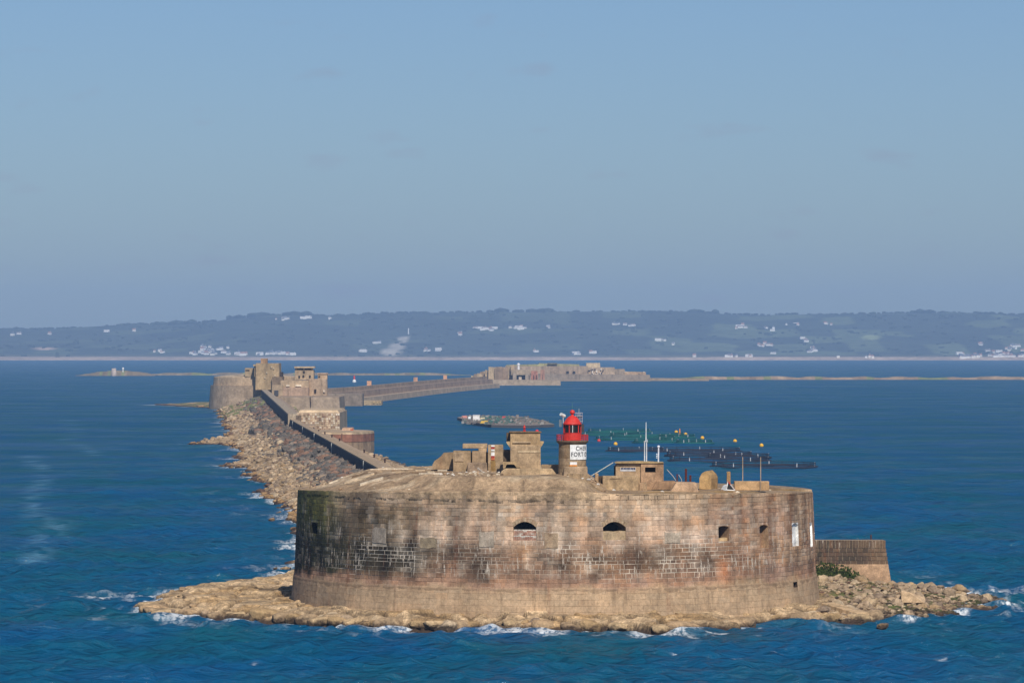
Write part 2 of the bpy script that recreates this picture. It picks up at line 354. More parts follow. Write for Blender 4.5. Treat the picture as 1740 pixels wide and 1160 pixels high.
def water_mat():
    m = bpy.data.materials.new('sea_water'); m.use_nodes = True; nt = m.node_tree; L = nt.links.new
    bs = nt.nodes['Principled BSDF']; bs.inputs['IOR'].default_value = 1.33
    pos = nt.nodes.new('ShaderNodeNewGeometry').outputs['Position']
    def noise(scale, vecs, det=4):
        v = nt.nodes.new('ShaderNodeVectorMath'); v.operation = 'MULTIPLY'; v.inputs[1].default_value = vecs; L(pos, v.inputs[0])
        n = nd(nt, 'ShaderNodeTexNoise', Scale=scale, Detail=det, Roughness=0.6); L(v.outputs[0], n.inputs['Vector']); return n.outputs[0]
    def mr(x, a, b, c, d):
        n = nt.nodes.new('ShaderNodeMapRange')
        for i, vv in zip((1, 2, 3, 4), (a, b, c, d)): n.inputs[i].default_value = vv
        L(x, n.inputs[0]); return n.outputs[0]
    mx = nt.nodes.new('ShaderNodeMixRGB'); mx.inputs[1].default_value = (0.002, 0.080, 0.200, 1); mx.inputs[2].default_value = (0.004, 0.088, 0.138, 1)
    L(mr(noise(1.0, (0.05, 0.02, 0.05), 4), 0.35, 0.65, 0, 1), mx.inputs[0])
    fo = nt.nodes.new('ShaderNodeAttribute'); fo.attribute_name = 'foam'; sl = nt.nodes.new('ShaderNodeAttribute'); sl.attribute_name = 'slick'
    m2 = nt.nodes.new('ShaderNodeMixRGB'); m2.inputs[2].default_value = (0.16, 0.34, 0.48, 1)
    L(mx.outputs[0], m2.inputs[1]); L(mr(sl.outputs['Fac'], 0, 1, 0, 0.42), m2.inputs[0])
    fine = noise(1.0, (2.2, 1.0, 2.2), 6)
    fm = nt.nodes.new('ShaderNodeMath'); fm.operation = 'MULTIPLY'; L(fo.outputs['Fac'], fm.inputs[0]); L(mr(fine, 0.42, 0.56, 0.12, 1.0), fm.inputs[1])
    m3 = nt.nodes.new('ShaderNodeMixRGB'); m3.inputs[2].default_value = (0.74, 0.77, 0.78, 1)
    L(m2.outputs[0], m3.inputs[1]); L(fm.outputs[0], m3.inputs[0]); L(m3.outputs[0], bs.inputs['Base Color'])
    bs.inputs['Roughness'].default_value = 1.0; bs.inputs['Specular IOR Level'].default_value = 0.0
    b1 = nt.nodes.new('ShaderNodeBump'); b1.inputs['Strength'].default_value = 1.0; b1.inputs['Distance'].default_value = 0.85
    L(noise(1.0, (0.42, 0.9, 0.5), 6), b1.inputs['Height'])
    b2 = nt.nodes.new('ShaderNodeBump'); b2.inputs['Strength'].default_value = 1.0; b2.inputs['Distance'].default_value = 1.8
    L(noise(1.0, (0.07, 0.16, 0.1), 4), b2.inputs['Height']); L(b1.outputs[0], b2.inputs['Normal']); L(b2.outputs[0], bs.inputs['Normal'])
    gl = nt.nodes.new('ShaderNodeBsdfGlossy'); gl.inputs['Roughness'].default_value = 0.10; L(b2.outputs[0], gl.inputs['Normal'])
    fr = nt.nodes.new('ShaderNodeFresnel'); fr.inputs['IOR'].default_value = 1.33; L(b2.outputs[0], fr.inputs['Normal'])
    inv = nt.nodes.new('ShaderNodeMath'); inv.operation = 'MULTIPLY'; L(mr(fr.outputs[0], 0.04, 0.9, 0.02, 0.36), inv.inputs[0]); L(mr(fm.outputs[0], 0, 1, 1, 0.05), inv.inputs[1])
    ln = nt.nodes.new('ShaderNodeMath'); ln.operation = 'MULTIPLY'        # wind lanes: rougher and smoother water
    L(mr(noise(1.0, (0.010, 0.022, 0.02), 4), 0.36, 0.64, 0.45, 1.55), ln.inputs[0]); L(mr(noise(1.0, (0.07, 0.10, 0.1), 5), 0.32, 0.68, 0.45, 1.55), ln.inputs[1])
    l2 = nt.nodes.new('ShaderNodeMath'); l2.operation = 'MULTIPLY'; L(inv.outputs[0], l2.inputs[0]); L(ln.outputs[0], l2.inputs[1])
    ms = nt.nodes.new('ShaderNodeMixShader'); L(l2.outputs[0], ms.inputs[0]); L(bs.outputs[0], ms.inputs[1]); L(gl.outputs[0], ms.inputs[2])
    L(ms.outputs[0], nt.nodes['Material Output'].inputs['Surface'])
    return m
M_WATER = water_mat()
sea = grid_obj('sea', X+DX, Y+DY, Z, M_WATER, attrs={'foam': foam, 'slick': slick})
tag(sea, kind='structure')
del X, Y, Z, DX, DY, foam, slick, sd, n1, n2, off, ds

# ------------------------------------------------------------------ far coast
SKY_PX = np.array([(-900, 566), (-300, 562), (0, 560), (100, 560), (180, 557), (250, 553), (330, 549), (400, 541), (450, 536), (530, 535), (600, 536), (660, 532),
                   (760, 531), (850, 531), (1000, 530), (1130, 531), (1280, 535), (1400, 535), (1520, 532), (1640, 532), (1740, 536), (2300, 545), (2900, 556)], float)
HY0, HY1 = 11050.0, 13600.0
def hill_z(x, Y):
    x = np.asarray(x, float); Y = np.asarray(Y, float)
    px = 870+FPX*x/HY1; ztop = CAMZ+(HORY-np.interp(px, SKY_PX[:, 0], SKY_PX[:, 1]))/FPX*HY1
    t = np.clip((Y-HY0-60*(fbm(x/500.0, 0*x, 3, 71)-0.5)*2)/(HY1-HY0), -0.05, 1.4)
    g = 0.06*sstep(0.0, 0.02, t)+0.34*sstep(0.03, 0.5, t)+0.60*sstep(0.25, 1.0, t)
    g = np.where(t > 1, 1-0.25*(t-1), g)
    z = ztop*g+(fbm(x/260.0, Y/420.0, 4, 73)-0.5)*34*sstep(0.05, 0.3, t)*(1-0.8*sstep(0.8, 1, t))
    return np.where(t < 0.0, -3.0, z)
def hill_at(px, py):
    Ys = np.linspace(HY0+30, HY1+150, 400); zz = hill_z(Xat(px, Ys), Ys); rows = HORY-(zz-CAMZ)/Ys*FPX
    ok = np.where(rows <= py)[0]
    Yh = Ys[ok[0]] if len(ok) else Ys[-1]
    return Vector((Xat(px, Yh), Yh, float(hill_z(Xat(px, Yh), Yh))))
hx, hy = np.meshgrid(np.linspace(-3200, 3200, 420), np.concatenate([np.linspace(10900, 11400, 40), np.linspace(11420, 13900, 130)]))
hz = hill_z(hx, hy)
HPX = 870+FPX*hx/hy
wood = np.array(lin(66, 74, 60)); field = np.array(lin(116, 128, 88)); sand = np.array(lin(176, 156, 134)); brush = np.array(lin(98, 96, 70))
fx = fbm(hx/150.0, hy/420.0, 3, 81)
cells = _h(np.floor((hx+60*fx)/110.0).astype(np.int64), np.floor((hy+300*fx)/300.0).astype(np.int64), 4)
east = sstep(900, 1250, HPX)
hc = wood*(0.75+0.5*fx[..., None])
k = ((cells > 0.74-0.10*east) & (hz > 8))[..., None]*(0.2+0.22*east[..., None])
hc = hc*(1-k)+(field*(0.7+0.6*cells[..., None]))*k
hc = np.where(((hz > 0) & (hz < 9))[..., None], sand, hc); hc = np.where(((hz >= 9) & (hz < 14))[..., None], brush, hc)
for qx, qy, rx_, ry_, cc in [(664, 598, 24, 9, lin(186, 178, 160)), (676, 588, 18, 9, lin(186, 178, 160)), (687, 577, 11, 8, lin(182, 174, 156)), (75, 592, 26, 4, lin(190, 165, 140)), (1480, 573, 22, 6, lin(150, 160, 110))]:
    rows = HORY-(hz-CAMZ)/hy*FPX
    g = sstep(0.45, 0.75, np.exp(-((HPX-qx)/rx_)**2-((rows-qy)/ry_)**2)+0.25*(fx-0.5))[..., None]*(hz > 9)[..., None]
    hc = hc*(1-g)+np.array(cc)*g
hill = grid_obj('hills', hx, hy, hz, M_HILL, cols=hc)
tag(hill, kind='structure')

def ico(sub, seed, jitter=0.25, flat=1.0):
    import bmesh
    bm = bmesh.new(); bmesh.ops.create_icosphere(bm, subdivisions=sub, radius=1.0)
    off = Vector((seed*3.17, seed*1.31, seed*7.7))
    for v in bm.verts:
        d = mnoise.noise(v.co*1.1+off)*jitter+mnoise.noise(v.co*2.7+off)*jitter*0.45
        v.co = v.co*(1+d); v.co.z *= flat
    V = [tuple(v.co) for v in bm.verts]; F = [tuple(x.index for x in f.verts) for f in bm.faces]; bm.free()
    return V, F
# woods and hedges on the slopes and along the skyline: one far mass
wb = MB(); tv, tf = ico(1, 3, 0.35)
tv = np.array(tv)
for k in range(1500):
    if k < 420:
        x = random.uniform(-2100, 2100); Yh = HY1+random.uniform(-60, 20); sz = random.uniform(3.5, 8)*(1.6 if float(vnoise(x/90.0, 3.0, 6)) > 0.62 else 0.8)
    else:
        x = random.uniform(-2000, 2000); Yh = random.uniform(11250, 13500); sz = random.uniform(2.5, 5.5)
        if float(fbm(x/220.0, Yh/500.0, 3, 91)) < 0.48: continue
    z = float(hill_z(x, Yh)); a = random.uniform(0, 6.28); ca, sa = math.cos(a), math.sin(a)
    V = tv*np.array([sz*random.uniform(1.0, 2.4), sz*1.2, sz*random.uniform(.7, 1.1)])
    V = V+np.array([x, Yh, z+sz*0.35])
    g = random.uniform(0.6, 1.15)
    wb.add(V.tolist(), tf, tuple(c*g for c in lin(58, 67, 53)))
o = wb.build('woodland', M_HILL, smooth=True); tag(o, 'dark green woods and hedges covering the far hillside', 'woodland', kind='stuff')

# houses on the far hillside
def house_mesh(w, d, h, rh, wall, roof, name):
    b = MB(wall)
    b.box(-w/2, w/2, -d/2, d/2, -4, h)
    b.hexa([(-w/2-.3, -d/2-.4, h), (w/2+.3, -d/2-.4, h), (w/2+.3, d/2+.4, h), (-w/2-.3, d/2+.4, h)],
           [(-w/2-.3, -.05, h+rh), (w/2+.3, -.05, h+rh), (w/2+.3, .05, h+rh), (-w/2-.3, .05, h+rh)], roof)
    for wx in (-w*0.28, 0, w*0.28): b.box(wx-.6, wx+.6, -d/2-.08, -d/2+.1, 1.0, 2.7, lin(80, 84, 92))
    b.box(w*0.3, w*0.3+1.0, -.5, .5, h+rh*0.5, h+rh+1.2, wall)
    return b.build(name, M_MATTE, origin=(0, 0, 0))
HW = (0.85, 0.84, 0.80)
protos = []
for w, d, h, rh, wall, roof in [(13, 9, 5.5, 4, HW, lin(120, 122, 130)), (17, 9, 4.5, 4, HW, lin(140, 130, 128)), (10, 12, 6.5, 5, (0.82, 0.78, 0.68), lin(100, 104, 114)),
                                (22, 10, 5, 3.5, HW, lin(205, 202, 198)), (11, 8, 6, 4.5, (0.8, 0.74, 0.66), lin(150, 110, 92))]:
    protos.append(house_mesh(w, d, h, rh, wall, roof, 'house'))
clusters = [  # (px, py, spread x, spread y, count, label)
    ('white house of the village on the shore slope behind the middle fort', [(350, 597, 24, 8, 22), (395, 602, 26, 3, 12), (465, 602, 38, 2.5, 16), (272, 598, 9, 3, 5), (325, 601, 8, 3, 5)]),
    ('pale farmhouse near the crest of the far hill on the left', [(30, 569, 14, 2, 3), (85, 569, 4, 1, 1), (178, 564, 3, 1, 1), (231, 563, 3, 1, 1)]),
    ('white house high on the far hill above the middle fort', [(480, 543, 14, 2, 5), (528, 541, 10, 1, 3), (563, 542, 6, 2, 2)]),
    ('white house among trees on the hillside right of the quarry', [(780, 570, 8, 6, 4), (830, 560, 20, 3, 10), (880, 558, 14, 3, 7), (930, 557, 5, 2, 2), (1050, 553, 30, 2, 8), (725, 597, 8, 3, 3), (745, 595, 4, 2, 2), (640, 583, 4, 3, 2), (614, 598, 4, 2, 2), (912, 599, 4, 2, 2), (981, 602, 5, 2, 3), (1005, 599, 8, 2, 3)]),
    ('white house scattered on the right-hand slope of the far hill', [(1125, 577, 6, 3, 3), (1145, 587, 6, 3, 2), (1265, 556, 14, 3, 6), (1312, 559, 8, 3, 3), (1350, 553, 12, 3, 3), (1405, 552, 8, 3, 3), (1300, 588, 16, 4, 6), (1380, 595, 14, 5, 9), (1180, 612, 4, 1, 1), (1240, 613, 12, 1.5, 4), (1272, 605, 6, 2, 2), (1315, 602, 4, 2, 2), (1665, 586, 5, 3, 3), (1370, 578, 12, 4, 4)]),
    ('white house of the village above the beach on the right', [(1430, 611, 30, 3, 10), (1482, 610, 16, 4, 7), (1525, 613, 12, 2, 5), (1560, 613, 14, 2, 6), (1600, 613, 14, 3, 8), (1650, 611, 20, 4, 14), (1700, 604, 28, 7, 30), (1640, 606, 16, 4, 8), (1720, 594, 18, 6, 12), (1735, 614, 20, 3, 8)])]
first = [True]*len(protos)
for label, spots in clusters:
    for px, py, sx, sy, n in spots:
        for _ in range(n):
            p = hill_at(px+random.gauss(0, sx*0.55), min(612.0, py+random.gauss(0, sy*0.5)))
            if p.z < 5: continue
            i = random.randrange(len(protos)); pr = protos[i]
            if first[i]: o = pr; first[i] = False
            else: o = pr.copy(); COL.objects.link(o)
            o.location = p; o.rotation_euler = (0, 0, random.choice([0, 0, R_(90)])+random.uniform(-.5, .5)); s_ = random.uniform(0.6, 0.95); o.scale = (s_, s_, s_)
            tag(o, label, 'house', 'white houses on the far hillside: '+label[-24:])
for i, pr in enumerate(protos):
    if first[i]: bpy.data.objects.remove(pr)
b = MB(WHITE); p = hill_at(694, 568); b.lathe((p.x, p.y, p.z-2), [(2.0, 0), (1.6, 17), (1.9, 17.2), (0.9, 20)], 10)
tag(b.build('daymark_tower', M_MATTE), 'slim white tower standing above the pale quarry on the hill', 'tower')

# ------------------------------------------------------------------ rock ledge round the fort
FCX, FCY, FR = 4.7, 450.0, 28.05
def fort_r(z): return np.interp(z, [-1, 1.0, 3.98, 4.1, 13.2], [29.02, 28.82, 28.56, 28.42, 28.05])
gx, gy = np.meshgrid(np.arange(-46, 60, 0.22), np.concatenate([np.arange(412, 470, 0.22), np.arange(470, 548, .44)]))
rr = np.hypot(gx-FCX, gy-FCY)
wob = (fbm(gx/3.0, gy/3.0, 3, 101)-0.5)
sd = poly_sd(gx+wob*2.4, gy+(fbm(gx/2.5, gy/2.5, 3, 103)-0.5)*3, LEDGE)
NC = 1500; cent = np.stack([RNG.uniform(-46, 60, NC), RNG.uniform(412, 548, NC)], 1)
d1 = np.full(gx.shape, 1e9); d2 = np.full(gx.shape, 1e9); idx = np.zeros(gx.shape, int)
for i, (a, b) in enumerate(cent):                     # slabs: cells with cracks between
    d = np.hypot((gx-a)*0.62+wob*1.2, (gy-b)*1.0+wob*1.2)
    m1 = d < d1; d2 = np.where(m1, d1, np.minimum(d2, d)); idx = np.where(m1, i, idx); d1 = np.where(m1, d, d1)
crack = np.exp(-((d2-d1)/0.26)**2); slab = RNG.uniform(-1, 1, NC)[idx]; tilt = RNG.uniform(-1, 1, NC)[idx]*(gx-cent[idx, 0])*0.09+RNG.uniform(-1, 1, NC)[idx]*(gy-cent[idx, 1])*0.08
right = sstep(30, 38, gx)
sdc = poly_sd(cent[:, 0], cent[:, 1], LEDGE)[idx]; sdb = np.where(gy < 470, .45*sd+.55*np.minimum(sdc, sd+1.6), sd)
zl = 1.0*sstep(-0.1, 1.5, sdb)+0.55*sstep(1.2, 5.0, sd)
zr = 0.2*sstep(-0.2, 1.0, sd)+1.15*sstep(0.5, 12, sd)
gz = -0.9*sstep(0.6, -1.5, sd)+zl*(1-right)+zr*right+(slab*0.20+tilt*.7-crack*0.55)*sstep(0, 1.2, sd)*(1-0.35*right)
gz += (fbm(gx/1.1, gy/1.1, 2, 107)-0.5)*0.38+(fbm(gx/5, gy/5, 3, 109)-0.5)*0.6
sv = gz/0.34+.35*(fbm(gx/2.5, gy/2.5, 2, 108)-.5); gzt = 0.34*(np.floor(sv)+sstep(.62, 1.0, sv-np.floor(sv)))
gz = np.where(sd > 0.0, gz*(.35+.4*right)+gzt*(.65-.4*right), gz)
tn = fbm(gx/2.0, gy/2.0, 4, 111)
ctop = np.array(lin(182, 156, 122)); cyel = np.array(lin(168, 136, 94)); cwet = np.array(lin(62, 50, 44)); cdk = np.array(lin(92, 76, 56)); cgr = np.array(lin(72, 82, 40))
gc = ctop*(0.6+0.75*tn[..., None])*(1+0.18*slab[..., None])
k = sstep(0.5, 0.7, fbm(gx/4, gy/4, 3, 113))[..., None]*0.7; gc = gc*(1-k)+cyel*k
gc = gc*(1-right[..., None]*.45); k = crack[..., None]*0.85; gc = gc*(1-k)+cdk*k
k = sstep(0.5, 0.1, gz+(tn-0.5)*0.9)[..., None]*.6; gc = gc*(1-k)+cwet*k
k = (sstep(0.50, 0.62, fbm(gx/3, gy/4, 3, 115))*right)[..., None]*0.9; gc = gc*(1-k)+cgr*(0.6+tn[..., None])*k
k = (right*np.exp(-((gy-484)/5.0)**2)*sstep(45, 40, gx))[..., None]; gc = gc*(1-k)+cgr*1.1*k
jm = (sd > -2.5) & (rr > 26.5)
cm = jm[:-1, :-1] & jm[1:, :-1] & jm[:-1, 1:] & jm[1:, 1:]
ledge = grid_obj('rock_ledge', gx, gy, gz, M_ROCK, cols=gc, mask=cm, smooth=False)
tag(ledge, kind='structure')
def ledge_z(x, y):
    i = int(round((y-412)/0.22)) if y < 470 else 264+int(round((y-470)/.44)); j = int(round((x+46)/0.22))
    return float(gz[max(0, min(gz.shape[0]-1, i)), max(0, min(gz.shape[1]-1, j))])

# boulder shapes, shared by every boulder
def boulder_mesh(seed, tint, sub=2):
    V, F = ico(sub, seed, 0.42, 0.72)
    V = np.array(V); rs = np.random.default_rng(seed)
    for _ in range(9):                                   # knock flat faces off
        n = rs.normal(size=3); n /= np.linalg.norm(n); lim = rs.uniform(0.62, 0.9)
        dd = V@n; V = V-np.outer(np.maximum(dd-lim, 0), n)
    me = bpy.data.meshes.new('boulder'); me.from_pydata(V.tolist(), [], F)
    c = np.array([tint]*len(V))*(0.85+0.3*(V[:, 2:3] > 0.0)*rs.uniform(0.4, 1.0)) if False else np.array([tint]*len(V))
    set_col(me, c); me.materials.append(M_BOULD); me.update()
    return me
BT = [lin(176, 153, 122), lin(164, 138, 104), lin(158, 137, 112), lin(184, 163, 134), lin(134, 116, 97), lin(168, 145, 118)]
BMESH = [boulder_mesh(11+i, BT[i % 6], 3) for i in range(12)]
DT = [lin(104, 98, 90), lin(124, 112, 100), lin(92, 88, 82), lin(132, 104, 86)]
DMESH = [boulder_mesh(40+i, DT[i % 4]) for i in range(8)]
def boulder(me, loc, s, label=None, group=None, parent=None):
    o = bpy.data.objects.new('boulder', me); COL.objects.link(o)
    if parent is not None: o.parent = parent; loc = Vector(loc)-parent.location
    o.location = loc; o.rotation_euler = (random.uniform(-.4, .4), random.uniform(-.4, .4), random.uniform(0, 6.28))
    o.scale = (s*random.uniform(.85, 1.3), s*random.uniform(.8, 1.1), s*random.uniform(.7, 1.0))
    if label: tag(o, label, 'boulder', group)
    return o
# row of rounded rocks at the front edge of the ledge
for px, py, s in [(560, 1052, 1.5), (700, 1058, 1.4), (760, 1063, 1.6), (825, 1059, 1.25), (860, 1050, 1.0), (905, 1062, 1.7), (960, 1062, 1.3), (1025, 1056, 1.5), (1050, 1062, 1.5),
                  (1130, 1066, 1.3), (1190, 1061, 1.8), (1235, 1062, 1.5), (640, 1056, 1.2), (500, 1050, 1.2), (590, 1054, 1.4), (1310, 1050, 1.2), (1430, 1044, 1.9), (1375, 1048, 1.3), (290, 1040, 1.2), (350, 1043, 1.0), (425, 1046, 1.0)]:
    p = S(px, py, 0.45); boulder(random.choice(BMESH[:6]), (p.x, p.y+0.7, 0.15), s*random.uniform(.7, 1.05), parent=ledge)
def block_rock(seed, tint):
    V, F = ico(3, seed, 0.10); V = np.array(V); rs = np.random.default_rng(seed)
    V = np.sign(V)*np.abs(V)**0.62; V = V*np.array([1.0, .8, .62])
    for _ in range(5):
        n = rs.normal(size=3); n /= np.linalg.norm(n); dd = V@n; lim = dd.max()*rs.uniform(.72, .92); V = V-np.outer(np.maximum(dd-lim, 0), n)
    V = V+np.array([[mnoise.noise(Vector(v)*3.1+Vector((seed, 0, 0))), mnoise.noise(Vector(v)*3.1+Vector((0, seed, 0))), mnoise.noise(Vector(v)*3.1+Vector((0, 0, seed)))] for v in V])*.06
    me = bpy.data.meshes.new('ledge_block'); me.from_pydata(V.tolist(), [], F); set_col(me, [tint]*len(V)); me.materials.append(M_BOULD); me.update(); return me
KMESH = [block_rock(200+i, [lin(180, 154, 118), lin(168, 140, 102), lin(174, 146, 112), lin(160, 136, 106)][i % 4]) for i in range(8)]
fl = [Vector((*q, 0)) for q in LEDGE[:21]]
for a_, b_ in zip(fl[:-1], fl[1:]):
    n_ = max(1, int((b_-a_).length/1.9))
    for q in range(n_):
        p = a_.lerp(b_, (q+random.random()*.8)/n_)
        o = bpy.data.objects.new('ledge_block', random.choice(KMESH)); COL.objects.link(o); o.parent = ledge
        s_ = random.uniform(.65, 1.25); o.location = (p.x+random.uniform(-.3, .3), p.y+random.uniform(.5, 1.5), random.uniform(.18, .5)); o.scale = (s_*random.uniform(1.0, 1.7), s_, s_*random.uniform(.75, 1.05)); o.rotation_euler = (random.uniform(-.2, .2), random.uniform(-.2, .2), random.uniform(-.5, .5))
for q in range(46):                                       # loose blocks lying on the shelf
    px_, py_ = random.choice([(random.uniform(300, 500), random.uniform(998, 1042)), (random.uniform(500, 1390), random.uniform(1042, 1062))]); p = S(px_, py_, 1.4)
    if math.hypot(p.x-FCX, p.y-FCY) < 29.6: continue
    o = bpy.data.objects.new('ledge_block', random.choice(KMESH)); COL.objects.link(o); o.parent = ledge
    s_ = random.uniform(.25, .65); o.location = (p.x, p.y, ledge_z(p.x, p.y)+s_*.1); o.scale = (s_*random.uniform(1.0, 2.0), s_, s_*random.uniform(.5, .9)); o.rotation_euler = (random.uniform(-.25, .25), random.uniform(-.25, .25), random.uniform(-3, 3))
p = S(803, 1033, 1.7); o = boulder(BMESH[3], (p.x, p.y-1.0, 2.15), 1.1); o.scale = (1.9, 0.9, 0.85); o.rotation_euler = (0, 0.1, 0.2)
tag(o, 'pale broken slab leaning against the foot of the fort wall', 'boulder')
for px, py, s, lb in [(486, 967, 0.75, 'orange-tan rock in the sea at the left edge of the fort'), (468, 964, 0.3, 'tiny reddish rock in the sea left of the fort'), (1500, 1063, 0.75, 'lone dark rock in the water in front of the right rubble field')]:
    p = S(px, py, 0.2); o = boulder(BMESH[1], (p.x, p.y, 0.1), s, lb)
# rubble field to the right of the fort
placed = []
peb = MB(); pvv = [ico(1, 80+i, .5, .75) for i in range(4)]
for k in range(5200):
    px = random.uniform(1392, 1722); py = random.uniform(988, 1056)
    p = S(px, py, 0.9); d = float(poly_sd(np.array([p.x]), np.array([p.y]), LEDGE)[0])
    if d < -0.3 or math.hypot(p.x-FCX, p.y-FCY) < 30.0 or (p.y > 485 and p.x < 45.5): continue
    zg = ledge_z(p.x, p.y)
    if len(placed) < 255:
        s = random.choice([0.26, 0.32, 0.4, 0.48, 0.6, .85])*random.uniform(.85, 1.15)
        if any(math.hypot((p.x-a)*1.0, (p.y-b)*0.7) < (s+c)*0.66 for a, b, c in placed): continue
        placed.append((p.x, p.y, s))
        boulder(random.choice(BMESH), (p.x, p.y, zg+0.25*s), s, parent=ledge)
    else:
        s = random.uniform(.1, .3); V, F = random.choice(pvv)
        peb.add((np.array(V)*np.array([s*1.3, s, s*.8])+np.array([p.x, p.y, zg+.1*s])).tolist(), F, random.choice(BT+[lin(96, 92, 60), lin(110, 84, 70), lin(70, 62, 50)]))
tag(peb.build('small_stones', M_BOULD, ledge), kind='stuff')
p = S(1440, 1040, 0.8); b = MB(lin(186, 158, 122)); c0 = Vector((p.x, p.y, 0.4))
b.hexa([c0+Vector(q) for q in [(-2.6, 2.2, .4), (-1.2, 2.6, .4), (2.2, -1.4, -.5), (.8, -1.9, -.5)]], [c0+Vector(q) for q in [(-2.6, 2.2, 1.3), (-1.2, 2.6, 1.3), (2.2, -1.4, .5), (.8, -1.9, .5)]])
tag(b.build('concrete_slab', M_CONC, bevel=0.06), 'fallen pale concrete slab sloping to the water right of the fort', 'slab')
b = MB(lin(190, 162, 128)); p = S(1548, 1016, 1.4); c0 = Vector((p.x, p.y, 0.9))
b.hexa([c0+Vector(q) for q in [(-1.1, 0, 0), (1.5, -.4, 0), (1.7, 1, 0), (-.8, 1.2, 0)]], [c0+Vector(q) for q in [(-1.1, 0, 1.3), (-.2, -.1, 1.2), (1.7, 1, .5), (-.8, 1.2, 1.4)]])
tag(b.build('broken_block', M_CONC, bevel=0.06), 'triangular pale block lying among the boulders right of the fort', 'block')

# ------------------------------------------------------------------ the near fort
fort = empty('sea_fort', (FCX, FCY, 0), 'round granite sea fort with stained block walls and a flat concrete roof in the foreground', 'fort')
def phi_of(px, z=7.0):
    r = float(fort_r(z)); best = None
    d = Vector(((px-870)/FPX, 1.0))
    a = d.x**2+1; bq = -2*(d.x*FCX+FCY); c = FCX**2+FCY**2-r*r; disc = max(bq*bq-4*a*c, 0)
    t = (-bq-math.sqrt(disc))/(2*a); return math.atan2(d.x*t-FCX, FCY-t)
def z_of(px, py):
    ph = phi_of(px); Yw = FCY-float(fort_r(7))*math.cos(ph); return Zat(py, Yw)
def px_of(ph):
    r = 28.3; return 870+FPX*(FCX+r*np.sin(ph))/(FCY-r*np.cos(ph))
def rim_z(ph):
    return 13.15+0.75*np.clip(np.cos(ph), 0, 1)-0.25*sstep(985, 1040, px_of(ph))*(np.cos(ph) > 0)
def wp(ph, z, dr=0.0):
    r = fort_r(z)+dr; return (FCX+r*math.sin(ph), FCY-r*math.cos(ph), z)
BANDS = np.array([(0, 178, 152, 122), (3.2, 178, 152, 122), (3.9, 172, 144, 114), (4.2, 164, 130, 106), (5.0, 156, 122, 98), (5.5, 130, 102, 82), (6.6, 128, 102, 82),
                  (7.3, 152, 124, 102), (8.6, 178, 150, 126), (10, 186, 159, 134), (12, 182, 155, 128), (14, 176, 150, 120)], float)
